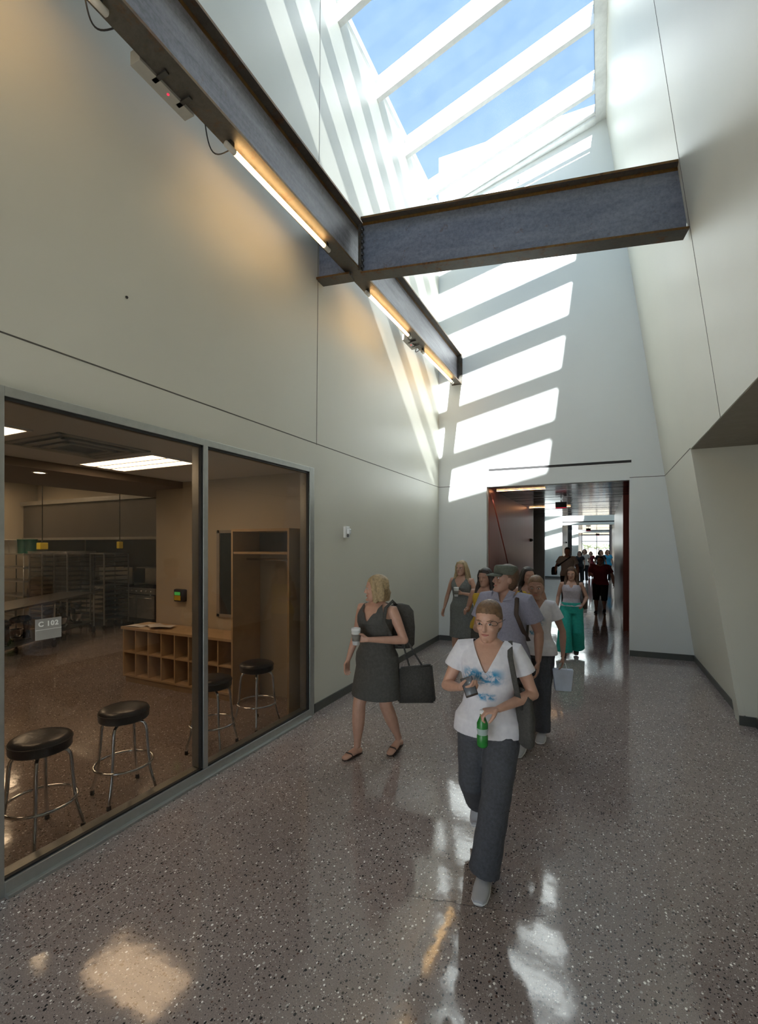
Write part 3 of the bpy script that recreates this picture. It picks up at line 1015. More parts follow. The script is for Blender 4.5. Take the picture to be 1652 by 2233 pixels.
# pull cords with yellow tags
def cord(x, y, z0, z1, w2, h2, label):
    t = thing('hanging_cord', label, 'cord', (x, y, z0))
    obj('cable', tube(bmesh.new(), [(0, 0, z1 - z0), (0, 0, h2)], .008, 8), m_rubber, t, True)
    obj('yellow_tag', B(-w2 / 2, w2 / 2, -w2 / 2, w2 / 2, 0, h2, bev=.01), pbr('yellow_plastic', (0.75, 0.6, 0.02), 0.45), t)
    obj('plug', tube(bmesh.new(), [(0, 0, h2), (0, 0, h2 + .05)], [.02, .01], 10), m_rubber, t, True)
cord(-9.82, 5.2, 1.86, 3.62, .14, .13, 'hanging cord with wide yellow tag over the left of the prep table')
cord(-8.3, 5.75, 1.88, 3.62, .08, .13, 'hanging cord with small yellow tag over the right of the prep table')

# ================================================================== WALL DEVICES
def fire_strobe():
    t = thing('fire_strobe', 'white fire alarm strobe on the left wall above the walking woman', 'alarm', (-3.0, 5.19, 2.04))
    obj('back_box', B(0, .035, -.055, .055, 0, .15, bev=.006), m_white, t)
    obj('lens', B(.035, .075, -.03, .03, .05, .12, bev=.012), pbr('strobe_lens', (0.75, 0.78, 0.8), 0.15), t)
    obj('sounder', tube(bmesh.new(), [(.035, .0, .03), (.05, .0, .03)], [.022, .018], 14), pbr('strobe_grille', (0.15, 0.15, 0.15), 0.5), t, True)
fire_strobe()
slot = thing('air_slot', 'long black linear air slot above the near doorway', 'vent', (-1.99, ybk(-1.99), 3.395), math.atan(.043))
obj('frame', B(-.05, 2.52, -.004, 0, -.03, .09), m_wallb, slot)
obj('slot', B(0, 2.47, -.0055, -.004, 0, .045), m_dark, slot)
sp = thing('sprinkler', 'tiny sprinkler head high on the sunlit far wall', 'sprinkler', (-1.43, ybk(-1.43), 8.95))
obj('escutcheon', tube(bmesh.new(), [(0, -.006, 0), (0, 0, 0)], [.04, .045], 16), m_white, sp)
obj('head', tube(bmesh.new(), [(0, -.006, 0), (0, -.05, 0), (0, -.055, 0)], [.012, .012, .025], 10), m_chrome, sp)
bo = tube(bmesh.new(), [(0, 0, 0), (.008, 0, 0)], [.011, .007], 8)
tag(obj('screw_anchor', bo, m_dark, None, False, (-3.0, 2.13, 3.69)), 'tiny dark screw anchor alone on the plain left wall', 'screw')

# ================================================================== STEEL BEAMS
BZ = 5.0            # underside
BT = 0.60
LX0, LX1 = -2.60, -2.42   # bottom flange edges at the camera end
def ibeam(name, label, a, b, depth_a, depth_b, wf=.18, tf=.022, tw=.014, mweb=None, mfl=None):
    """a,b: centre of the underside at both ends, in world space; parts web and flanges"""
    a, b = Vector(a), Vector(b)
    t = thing(name, label, 'beam', a)
    d = b - a
    sd = Vector((-d.y, d.x, 0)).normalized()
    up = Vector((0, 0, 1))
    def bar(pa, pb, hw, za, zb, za2, zb2):
        return hexa(bmesh.new(), [pa - sd * hw + up * za, pa + sd * hw + up * za, pb + sd * hw + up * za2, pb - sd * hw + up * za2,
                                  pa - sd * hw + up * zb, pa + sd * hw + up * zb, pb + sd * hw + up * zb2, pb - sd * hw + up * zb2])
    z = Vector((0, 0, 0))
    obj('web', bar(z, d, tw / 2, tf, depth_a - tf, tf, depth_b - tf), mweb or m_steel_web, t)
    for zz in ((0, tf, 0, tf), (depth_a - tf, depth_a, depth_b - tf, depth_b)):
        fb = bar(z, d, wf / 2, *zz)
        fb.faces.ensure_lookup_table()
        fb.faces[3].material_index = fb.faces[5].material_index = 1
        obj('flange', fb, [mfl or m_steel_fl, m_rust], t)
        # rolled fillets where the web meets the flange carry heavier rust
    for z0, z1, za, zb in ((tf, tf + .022, tf, tf + .022), (depth_a - tf - .03, depth_a - tf, depth_b - tf - .03, depth_b - tf)):
        obj('fillet', bar(z, d, tw / 2 + .006, z0, z1, za, zb), m_rust, t)
    return t, sd
LA, LB = (-2.50, -0.5, 4.98), (-2.62, 9.04, 5.19)
t, sd = ibeam('steel_beam', 'long rusty steel I-beam carrying tube lights along the left wall', LA, LB, .57, .60)
d = Vector(LB) - Vector(LA)
obj('end_plate', B(-.11, .11, -.012, 0, -.01, .61), m_steel_fl, t).location = d
def lpos(y):
    k = (y - LA[1]) / (LB[1] - LA[1])
    return Vector(LA) + (Vector(LB) - Vector(LA)) * k
# cross beam, framed into the long beam from both sides
CL, CM0, CM1, CR = Vector((-3.0, 4.58, 5.05)), Vector((-2.67, 4.62, 5.035)), Vector((-2.46, 4.66, 5.02)), Vector((0.72, 5.14, 4.87))
t2, s2 = ibeam('steel_beam', 'wide blue-grey steel I-beam crossing the shaft to the right wall', CM1, CR, .64, .66, .17, mweb=m_steel_blue)
t3, s3 = ibeam('steel_beam', 'short steel beam stub between the long beam and left wall', CL, CM0 + Vector((.08, .01, 0)), .60, .62, .17, mweb=m_steel_blue)
# bolted clip plate
cp = obj('clip_plate', B(-.03, .005, -.06, .04, .06, .58), m_steel_fl, t2)
for k in range(7):
    z = .10 + k * .07
    obj('bolt', tube(bmesh.new(), [(.0, -.04, z), (.028, -.045, z)], [.02, .02], 6), m_dsteel, cp)
# tubes of light
def tube_light(y0, y1, label):
    c = lpos((y0 + y1) / 2)
    t = thing('tube_light', label, 'light', (c.x - .015, (y0 + y1) / 2, c.z - .001), 0, 'warm tube lights under the long beam')
    h = (y1 - y0) / 2
    t.rotation_euler = (math.atan2(LB[2] - LA[2], LB[1] - LA[1]), 0, 0)
    tb = obj('tube', tube(bmesh.new(), [(0, -h + .10, -.05), (0, h - .10, -.05)], .02, 14), m_tube, t, True)
    for s in (-1, 1):
        obj('end_cap', tube(bmesh.new(), [(0, s * (h - .10), -.05), (0, s * (h - .005), -.05), (0, s * h, -.05)], [.022, .022, .015], 14), pbr('cream_plastic', (0.55, 0.52, 0.46), 0.5), t, True)
        obj('clip', B(-.018, .018, s * (h - .06) - .02, s * (h - .06) + .02, -.035, 0), m_dsteel, t)
    return t
tube_light(.28, 1.68, 'tube light at the top left of the picture, only its end cap seen')
tube_light(2.62, 4.10, 'longest looking warm tube light, before the crossing beam')
tube_light(4.98, 6.45, 'warm tube light just past the crossing beam')
tube_light(7.0, 8.75, 'short looking warm tube light at the far end of the beam')
def ballast(y0, y1, label):
    c = lpos((y0 + y1) / 2)
    t = thing('ballast_box', label, 'electrical box', (c.x - .135, y0, c.z - .02), 0, 'cream ballast boxes on the beam')
    obj('box_body', B(-.045, .045, 0, y1 - y0, 0, .09, bev=.003), pbr('cream_metal', (0.33, 0.32, 0.28), 0.45), t)
    obj('bracket', B(.0, .13, .12, .15, .0, .012), m_dsteel, t)
    obj('bracket', B(.0, .13, y1 - y0 - .12, y1 - y0 - .09, .0, .012), m_dsteel, t)
    obj('indicator', tube(bmesh.new(), [(.015, (y1 - y0) * .55, 0), (.015, (y1 - y0) * .55, -.003)], .008, 8), emit('red_led', (1, .02, .05), 1.5), t)
ballast(1.95, 2.38, 'long cream ballast box near the camera end of the beam')
ballast(6.55, 6.95, 'small cream ballast box between the two far tube lights')
def wire(y0, y1, sag, label):
    a, b = lpos(y0), lpos(y1)
    pts = []
    for k in range(13):
        s = k / 12
        p = a.lerp(b, s)
        pts.append((p.x - .085 - .05 * math.sin(PI * s), p.y, p.z + .01 - sag * math.sin(PI * s)))
    tag(obj('wire', tube(bmesh.new(), pts, .005, 6), m_rubber, None, True), label, 'wire', 'looped wires on the beam')
wire(2.48, 2.74, .10, 'black wire loop hanging before the longest tube light')
wire(1.60, 1.78, .06, 'black wire loop at the top left end cap')
wire(6.95, 7.08, .05, 'black wire loop before the farthest tube light')

# tunnel ceiling lights
for i, (x0, x1, y, lb) in enumerate(((-1.98, -1.0, 9.75, 'thin warm light strip in the tunnel ceiling just past the doorway'), (-1.98, -.8, 14.6, 'thin warm light strip deeper in the tunnel ceiling'))):
    t = thing('light_strip', lb, 'light', (x0, y, DZ - .006), 0, 'light strips across the tunnel ceiling')
    obj('housing', B(0, x1 - x0, -.03, .03, -.004, .0), m_dark, t)
    obj('lens', B(.01, x1 - x0 - .01, -.022, .022, -.012, -.004), emit('orange_strip', (1, .55, .25), 6), t)
rd = tube(bmesh.new(), [(-1.99, 9.32, 2.98), (-1.99, 11.3, 1.37)], .014, 8)
tag(obj('diagonal_line', rd, pbr('pink_red_line', (0.5, 0.12, 0.08), 0.4), None, True), 'thin red line slanting down across the dark red tunnel wall', 'rod')  # slanting pinkish line on the wall, drawn as a thin tube
def exit_sign(x, y, z, lb, s=1):
    t = thing('exit_sign', lb, 'sign', (x, y, z))
    obj('sign_box', B(-.13 * s, .13 * s, -.03, .03, -.16 * s, 0), m_dark, t)
    obj('red_line', B(-.125 * s, .125 * s, -.034, -.03, -.155 * s, -.14 * s), emit('red_glow', (1, .05, .1), .35), t)
    obj('stem', tube(bmesh.new(), [(0, 0, 0), (0, 0, .05)], .012, 8), m_dark, t)
exit_sign(-.9, 12.3, 3.02, 'dark box sign with red edge hanging in the near tunnel')
exit_sign(-.75, 33, 3.02, 'dark box sign hanging in the second tunnel', 1.1)
exit_sign(-.3, 49, 3.02, 'dark box sign hanging before the far window', 1.2)
for y, z, lb in ((15.2, 2.1, 'small round sensor on the dark tunnel wall'), (31.5, 2.1, 'small sensor on the brown wall of the second tunnel')):
    t = thing('wall_sensor', lb, 'sensor', (-2.03, y, z))
    obj('sensor_body', tube(bmesh.new(), [(0, 0, 0), (.06, 0, 0), (.09, 0, 0)], [.05, .045, .02], 14), m_dark, t, True)
    obj('lens', tube(bmesh.new(), [(.088, 0, 0), (.1, 0, 0)], [.018, .01], 10), m_chrome, t, True)

#PEOPLE#
# ================================================================== PEOPLE
m_skin = pbr('skin', (0.50, 0.29, 0.21), 0.5, 0, 0.06, 25, 0.1, 120)
m_skin_dk = pbr('tanned_skin', (0.36, 0.2, 0.145), 0.5, 0, 0.06, 25, 0.1, 120)
m_lip = pbr('lips', (0.40, 0.14, 0.12), 0.45)
m_eye = pbr('eye_dark', (0.03, 0.02, 0.018), 0.25)
m_eyew = pbr('eye_white', (0.6, 0.58, 0.55), 0.3)
def hairmat(n, c):
    return pbr(n, c, 0.55, 0, 0.35, 45, 0.6, 90)
h_blond = hairmat('blond_hair', (0.36, 0.265, 0.145))
h_brown = hairmat('brown_hair', (0.10, 0.052, 0.028))
h_lbrown = hairmat('light_brown_hair', (0.16, 0.09, 0.045))
h_dark = hairmat('dark_hair', (0.025, 0.016, 0.012))

HEAD = [(-.118, .018, -.072, -.040), (-.110, .034, -.086, -.018), (-.090, .049, -.090, .022), (-.062, .059, -.089, .052), (-.03, .067, -.088, .076),
        (.0, .071, -.086, .088), (.03, .074, -.088, .094), (.06, .072, -.083, .092), (.085, .062, -.068, .08), (.105, .043, -.043, .058), (.115, .024, -.02, .034), (.119, .006, .0, .012)]

def ellrings(bm, rows, n=24, M=None, c=(0, 0, 0)):
    """rows: (z, rx, yfront, yback [, xc])"""
    c = Vector(c)
    rings = []
    for row in rows:
        z, rx, yf, yb = row[:4]
        xc = row[4] if len(row) > 4 else 0
        cy, ry = (yf + yb) / 2, (yb - yf) / 2
        rg = []
        for k in range(n):
            a = 2 * PI * k / n
            p = Vector((xc + rx * math.cos(a), cy + ry * math.sin(a), z))
            if M:
                p = M @ p
            rg.append(bm.verts.new(p + c))
        rings.append(rg)
    for A, Bq in zip(rings, rings[1:]):
        for k in range(n):
            bm.faces.new((A[k], A[(k + 1) % n], Bq[(k + 1) % n], Bq[k]))
    bm.faces.new(rings[0][::-1])
    bm.faces.new(rings[-1])
    return bm

def blob(bm, c, r, M=None):
    ico = bmesh.ops.create_icosphere(bm, subdivisions=3, radius=1)
    for v in ico['verts']:
        p = Vector((v.co.x * r[0], v.co.y * r[1], v.co.z * r[2]))
        v.co = (M @ p if M else p) + Vector(c)
    return bm

def fuse(name, bm, mat, parent, voxel=.007, smooth=4, cut=None):
    """union overlapping closed shapes into one continuous surface"""
    bmesh.ops.recalc_face_normals(bm, faces=bm.faces[:])
    me = bpy.data.meshes.new(name)
    bm.to_mesh(me)
    bm.free()
    o = bpy.data.objects.new(name, me)
    COL.objects.link(o)
    md = o.modifiers.new('r', 'REMESH')
    md.mode = 'VOXEL'
    md.voxel_size = voxel
    if smooth:
        sm = o.modifiers.new('s', 'SMOOTH')
        sm.iterations = smooth
        sm.factor = .5
    dg = bpy.context.evaluated_depsgraph_get()
    me2 = bpy.data.meshes.new_from_object(o.evaluated_get(dg))
    bpy.data.objects.remove(o)
    if cut:
        b2 = bmesh.new()
        b2.from_mesh(me2)
        kill = [v for v in b2.verts if cut(v.co)]
        bmesh.ops.delete(b2, geom=kill, context='VERTS')
        for _ in range(14):      # relax the cut edge so necklines and armholes run clean
            new = {}
            for v in b2.verts:
                nb = [e.other_vert(v) for e in v.link_edges if e.is_boundary]
                if len(nb) == 2:
                    new[v] = v.co * .4 + (nb[0].co + nb[1].co) * .3
            for v, c in new.items():
                v.co = c
        b2.to_mesh(me2)
        b2.free()
    me2.name = name
    me2.materials.clear()
    for m in (mat if isinstance(mat, (list, tuple)) else [mat]):
        me2.materials.append(m)
    for p in me2.polygons:
        p.use_smooth = True
    o2 = bpy.data.objects.new(name, me2)
    link(o2, parent)
    return o2

def hand(bm, wrist, dr, nrm, thumb, curl=25, sc=1.0, grip=0.0):
    """wrist point, direction of the palm, palm normal (side the fingers close towards), thumb side sign"""
    d = Vector(dr).normalized()
    nn = Vector(nrm)
    nn = (nn - d * nn.dot(d)).normalized()
    lat = d.cross(nn).normalized() * thumb
    w0 = Vector(wrist)
    P = [w0 - d * .015 * sc, w0 + d * .02 * sc, w0 + d * .055 * sc, w0 + d * .085 * sc]
    tube(bm, P, [(.012 * sc, .022 * sc), (.014 * sc, .029 * sc), (.013 * sc, .037 * sc), (.010 * sc, .034 * sc)], 14, ref=nn)
    for i, L in enumerate((.074, .082, .077, .060)):
        off = lat * (.0285 - i * .019) * sc
        p = w0 + d * .076 * sc + off
        pts = [p - d * .02 * sc, p]
        ang = 0
        for j, q in enumerate((.45, .31, .24)):
            ang += R(curl * (1 + .12 * i)) * (.75 if j == 0 else 1)
            dd = d * math.cos(ang) + nn * math.sin(ang)
            p = p + dd * L * q * sc
            pts.append(p)
        tube(bm, pts, [.0088 * sc, .0092 * sc, .0085 * sc, .0078 * sc, .0062 * sc], 10)
    p = w0 + d * .022 * sc + lat * .022 * sc
    t1 = (d * .65 + lat * .65 + nn * (.35 + grip)).normalized()
    t2 = (d * .85 + lat * .15 + nn * (.5 + grip)).normalized()
    tube(bm, [p - t1 * .012 * sc, p + t1 * .03 * sc, p + t1 * .034 * sc + t2 * .026 * sc, p + t1 * .034 * sc + t2 * .050 * sc], [.013 * sc, .0115 * sc, .0098 * sc, .007 * sc], 10)

TORSO_F = [(.80, .176, -.105, .125), (.86, .178, -.112, .128), (.93, .168, -.112, .120), (1.0, .142, -.100, .098), (1.07, .128, -.095, .085), (1.15, .136, -.108, .088),
           (1.22, .150, -.132, .095), (1.28, .160, -.118, .100), (1.33, .165, -.092, .094), (1.37, .142, -.068, .082), (1.395, .09, -.048, .066), (1.42, .058, -.04, .056)]
TORSO_M = [(.80, .172, -.105, .115), (.86, .170, -.11, .112), (.93, .160, -.115, .105), (1.0, .152, -.115, .095), (1.07, .150, -.112, .090), (1.15, .158, -.115, .095),
           (1.22, .170, -.12, .100), (1.28, .180, -.115, .105), (1.33, .182, -.092, .100), (1.37, .155, -.068, .086), (1.395, .10, -.05, .07), (1.42, .066, -.045, .06)]

def person(label, loc, rz, H=1.65, sex='f', skin=None, arms=None, legs=None, head=(0, 0), lean=0.0, voxel=.007,
           shirt=None, pants=None, dress=None, hair=None, hairstyle='long', shoes=None, hat=None, hands=None, wide=1.0, group=None):
    """local frame: feet on z=0, facing -Y; 'r' is the side at -X (viewer's left when seen from the front). All lengths for a 1.65 m body, then scaled."""
    k = H / 1.65
    skin = skin or m_skin
    t = thing('person', label, 'person', loc, rz, group)
    T = TORSO_F if sex == 'f' else TORSO_M
    T = [(z, rx * wide, yf * wide, yb * wide) for z, rx, yf, yb in T]
    sh = (.165 if sex == 'f' else .19) * (1 + (wide - 1) * .6)
    arms = arms or {}
    legs = legs or {}
    A = {}
    for s, nm in ((-1, 'r'), (1, 'l')):
        el, wr = arms.get(nm, ((s * .235, .03, 1.09), (s * .25, -.06, .86)))
        A[nm] = (Vector((s * sh, .005, 1.335)), Vector(el), Vector(wr))
    Lg = {}
    for s, nm in ((-1, 'r'), (1, 'l')):
        kn, an, toe = legs.get(nm, ((s * .09, -.03, .47), (s * .09, .03, .075), (s * .10, -.13, .02)))
        Lg[nm] = (Vector((s * .088, .008, .87)), Vector(kn), Vector(an), Vector(toe))
    HC = Vector((0, -.012, 1.53))
    HM = Matrix.Rotation(R(head[0]), 3, 'Z') @ Matrix.Rotation(R(head[1]), 3, 'X')
    shear = lambda p: Vector((p.x, p.y - lean * max(0, p.z - .85), p.z)) * k
    def fin(bm):
        for v in bm.verts:
            v.co = shear(v.co)
        return bm
    # ---- body
    bm = bmesh.new()
    ellrings(bm, T, 28)
    tube(bm, [(0, .012, 1.36), (0, .006, 1.42), HC + Vector((0, .018, -.05))], [(.058, .066), (.049, .051), (.046, .05)] if sex == 'f' else [(.07, .08), (.056, .058), (.054, .056)], 18, ref=(0, 1, 0))
    ellrings(bm, HEAD, 28, HM, HC)
    hp = lambda x, y, z: HM @ Vector((x, y, z)) + HC
    tube(bm, [hp(0, -.080, .018), hp(0, -.092, .0), hp(0, -.106, -.024), hp(0, -.086, -.036)], [.008, .010, .0145, .010], 10)
    tube(bm, [hp(0, -.08, -.092), hp(0, -.092, -.098), hp(0, -.08, -.108)], [.016, .018, .014], 10)
    for s in (-1, 1):
        blob(bm, hp(s * .074, .012, -.01), (.010, .020, .031), HM)
        blob(bm, hp(s * .034, -.070, -.022), (.021, .016, .017), HM)
        tube(bm, [hp(s * .012, -.084, .026), hp(s * .035, -.083, .031), hp(s * .055, -.068, .026)], [.008, .009, .006], 8)
    am = .93 if sex == 'f' else 1.1
    am *= wide
    for nm in 'rl':
        S, E_, W_2 = A[nm]
        s = -1 if nm == 'r' else 1
        fore = (W_2 - E_)
        tube(bm, [S + Vector((-s * .07, 0, .0)), S, S.lerp(E_, .3), S.lerp(E_, .75), E_], [.05 * am, .052 * am, .047 * am, .038 * am, .035 * am], 16)
        tube(bm, [E_, E_ + fore * .25, E_ + fore * .7, W_2], [.035 * am, .038 * am, .028 * am, .021 * am], 16)
        blob(bm, E_, (.036 * am,) * 3)
        hd_ = (hands or {}).get(nm, dict(d=fore.normalized() + Vector((0, -.15, 0)), n=(-s, -.25, 0), curl=20))
        th = hd_.get('thumb', None)
        if th is None:
            d0 = Vector(hd_['d']).normalized()
            n0 = Vector(hd_['n'])
            l0 = d0.cross((n0 - d0 * n0.dot(d0)).normalized())
            th = 1 if l0.dot(Vector((-s * .3, -1, .3))) > 0 else -1
        hand(bm, W_2, hd_['d'], hd_['n'], th, hd_['curl'], hd_.get('sc', 1.0 if sex == 'f' else 1.1), hd_.get('grip', 0))
        hh, kn, an, toe = Lg[nm]
        tube(bm, [hh + Vector((0, 0, .02)), hh.lerp(kn, .25), hh.lerp(kn, .7), kn, kn.lerp(an, .25), kn.lerp(an, .45), kn.lerp(an, .85), an],
             [.088 * wide, .084 * wide, .062 * wide, .053 * wide, .054 * wide, .052 * wide, .034, .033], 18)
        fd = toe - Vector((an.x, an.y, toe.z))
        fl_ = fd.normalized()
        up_ = Vector((0, 0, 1))
        sl = (an.z - .075)       # a lifted heel tips the foot
        heel = Vector((an.x, an.y, an.z - .045)) - fl_ * .035
        ball = heel.lerp(toe, .68)
        tube(bm, [heel - fl_ * .012, heel, an + fl_ * .02 - up_ * .035, ball + up_ * .008, toe, toe + fl_ * .02],
             [(.022, .022), (.03, .032), (.034, .033), (.022, .042), (.016, .036), (.010, .022)], 14, ref=(0, 0, 1))
    fin(bm)
    fuse('body', bm, skin, t, voxel, 3)
    # ---- face
    if voxel < .009:
        for s in (-1, 1):
            b2 = bmesh.new()
            blob(b2, hp(s * .033, -.078, .008), (.0135, .008, .007), HM)
            fin(b2)
            ey = obj('eye', b2, m_eyew, t, True)
            b2 = bmesh.new()
            blob(b2, hp(s * .033, -.084, .008), (.006, .004, .006), HM)
            obj('iris', fin(b2), m_eye, ey, True)
            b2 = tube(bmesh.new(), [hp(s * .016, -.0885, .028), hp(s * .036, -.0885, .034), hp(s * .055, -.074, .029)], [.0025, .004, .002], 8)
            obj('eyebrow', fin(b2), hair or h_brown, t, True)
        b2 = tube(bmesh.new(), [hp(-.024, -.083, -.058), hp(-.01, -.0905, -.060), hp(0, -.0915, -.061), hp(.01, -.0905, -.060), hp(.024, -.083, -.058)], [.002, .006, .0068, .006, .002], 8)
        obj('lips', fin(b2), m_lip, t, True)
    # ---- hair
    if hair:
        bm = bmesh.new()
        blob(bm, hp(0, .023, .052), (.0805, .102, .083), HM)
        blob(bm, hp(0, .034, .02), (.082, .092, .09), HM)
        blob(bm, hp(0, .045, -.01), (.078, .072, .095), HM)
        def lock(p, r):
            tube(bm, [Vector(q) for q in p], r, 12)
        if hairstyle == 'long':
            for s in (-1, 1):
                lock([hp(s * .045, -.03, .10), hp(s * .082, -.018, .03), hp(s * .090, .0, -.05), Vector((s * .095, -.01, 1.40)), Vector((s * .105, -.06, 1.28)), Vector((s * .10, -.10, 1.20))], [.022, .024, .028, .036, .034, .012])
                lock([hp(s * .05, .04, .06), hp(s * .078, .05, -.04), Vector((s * .09, .06, 1.38)), Vector((s * .09, .09, 1.28))], [.035, .04, .045, .02])
            lock([hp(0, .06, .05), hp(0, .08, -.06), Vector((0, .10, 1.37)), Vector((0, .12, 1.24))], [(.06, .03), (.08, .03), (.10, .03), (.06, .015)])
        elif hairstyle == 'bob':
            for s in (-1, 1):
                lock([hp(s * .045, -.03, .10), hp(s * .080, -.016, .03), hp(s * .088, -.004, -.05), hp(s * .085, -.005, -.105), hp(s * .07, .0, -.12)], [.022, .026, .030, .028, .014])
                lock([hp(s * .05, .04, .06), hp(s * .082, .045, -.03), hp(s * .08, .05, -.11)], [.035, .042, .03])
            lock([hp(0, .06, .05), hp(0, .085, -.05), hp(0, .075, -.12)], [(.05, .03), (.08, .035), (.07, .02)])
        elif hairstyle == 'bun':
            blob(bm, hp(0, .085, .09), (.045, .04, .042), HM)
        elif hairstyle == 'tied':
            lock([hp(0, .10, .03), hp(0, .13, .0), hp(0, .12, -.10), hp(.01, .10, -.16)], [.02, .028, .026, .01])
        fuse('hair', fin(bm), hair, t, voxel, 2)
    # ---- clothes
    if shirt:
        bm = bmesh.new()
        z0 = shirt.get('hem', .86)
        g = shirt.get('loose', .012)
        rows = [r_ for r_ in T if r_[0] > z0 + .02]
        q = T[0]
        for r_ in T:
            if r_[0] <= z0 + .02:
                q = r_
        rows = [(z0, q[1] + .004, q[2] - .002, q[3] + .002)] + rows
        top = shirt.get('top', 1.40)
        rows = [(r_[0], r_[1] + g * (2.7 if r_[0] < 1.0 else 1.5 if r_[0] < 1.2 else 1), r_[2] - g * (2.3 if r_[0] < 1.0 else 1), r_[3] + g * (1.5 if r_[0] < 1.0 else 1)) for r_ in rows if r_[0] <= top]
        ellrings(bm, rows, 32)
        sl = shirt.get('sleeve', .55)
        if sl > 0:
            for nm in 'rl':
                S, E_, W_2 = A[nm]
                s = -1 if nm == 'r' else 1
                pts = [S + Vector((-s * .09, 0, .012)), S + Vector((-s * .01, 0, .006)), S.lerp(E_, sl * .5), S.lerp(E_, sl)]
                tube(bm, pts, [.055 * am + g, .056 * am + g, .052 * am + g, .05 * am + g * 1.6], 18)
        vz, vw = shirt.get('vneck', (1.31, .075))
        slope = vw / (1.42 - vz)
        cut = lambda c: False
        def cut(c):
            z = c.z / k
            x = c.x / k
            y = c.y / k + lean * max(0, z - .85)
            if y < 0.02 and z > vz and abs(x) < (z - vz) * slope + .002:
                return True
            if z > 1.385 and abs(x) < .075:
                return True
            if sl == 0 and z > 1.27 and abs(x) > .17 - (z - 1.27) * .6:
                return True
            return False
        o = fuse('shirt', fin(bm), shirt['mat'], t, voxel, 2, cut)
        if voxel < .009:     # cloth folds
            for v in o.data.vertices:
                c = v.co
                w_3 = math.sin(c.z * 60 + c.x * 25 + math.sin(c.x * 30) * 2) * .0016 * min(1, max(0, (1.25 - c.z) * 4))
                v.co.y += w_3 * (1 if c.y < 0 else -1)
    if dress:
        bm = bmesh.new()
        z0 = dress['hem']
        g = dress.get('loose', .010)
        fl2 = dress.get('flare', .0)
        rows = []
        for z, ex in ((z0, 1.0), ((z0 + .8) / 2, .6)):
            rows.append((z, .185 * wide + fl2 * ex, -.15 * wide - fl2 * ex, .15 * wide + fl2 * ex))
        rows += [(r_[0], r_[1] + g * (1.5 if r_[0] < 1 else 1), r_[2] - g * (1.5 if r_[0] < 1 else 1), r_[3] + g) for r_ in T if r_[0] <= 1.385]
        ellrings(bm, rows, 36)
        for s in (-1, 1):
            tube(bm, [(s * .085, -.09, 1.28), (s * .105, -.06, 1.38), (s * .11, .02, 1.405), (s * .1, .09, 1.35)], [(.012, .03), (.012, .026), (.012, .026), (.012, .03)], 10, ref=(0, -1, .2))
        vz = dress.get('vz', 1.27)
        def cutd(c):
            z = c.z / k
            x = c.x / k
            y = c.y / k + lean * max(0, z - .85)
            if y < .0 and z > vz and abs(x) < (z - vz) * .62:
                return True
            if z > 1.32 and abs(x) < .075:
                return True
            if z > 1.27 and abs(x) > .168 - (z - 1.27) * .5:
                return True
            return False
        fuse('dress', fin(bm), dress['mat'], t, voxel, 2, cutd)
    if pants:
        bm = bmesh.new()
        g = pants.get('loose', .012)
        z1 = pants.get('waist', .95)
        rows = [(r_[0], r_[1] + g, r_[2] - g, r_[3] + g) for r_ in T if r_[0] <= z1]
        ellrings(bm, rows, 32)
        ln = pants.get('length', 1.0)
        fr = pants.get('flare', .0)
        for nm in 'rl':
            hh, kn, an, toe = Lg[nm]
            s = -1 if nm == 'r' else 1
            pts = [hh + Vector((0, 0, .03)), hh.lerp(kn, .3), hh.lerp(kn, .75), kn]
            rr = [.092 * wide + g, .088 * wide + g, .068 * wide + g * 1.2 + fr * .4, .06 + g * 1.3 + fr * .6]
            if ln > .5:
                q = (ln - .5) * 2
                pts += [kn.lerp(an, q * .5), kn.lerp(an, q * .9), kn.lerp(an, q)]
                rr += [.055 + g * 1.3 + fr, .052 + g * 1.5 + fr * 1.2, .052 + g * 1.6 + fr * 1.3]
            else:
                pts[-1] = hh.lerp(kn, ln * 2)
                rr[-1] += .01
            tube(bm, pts, rr, 20)
        o = fuse('pants', fin(bm), pants['mat'], t, voxel, 2)
        if voxel < .009:
            for v in o.data.vertices:
                c = v.co
                c.y += math.sin(c.z * 45 + c.x * 40) * .002
                c.x += math.sin(c.z * 38 + c.y * 30) * .0015
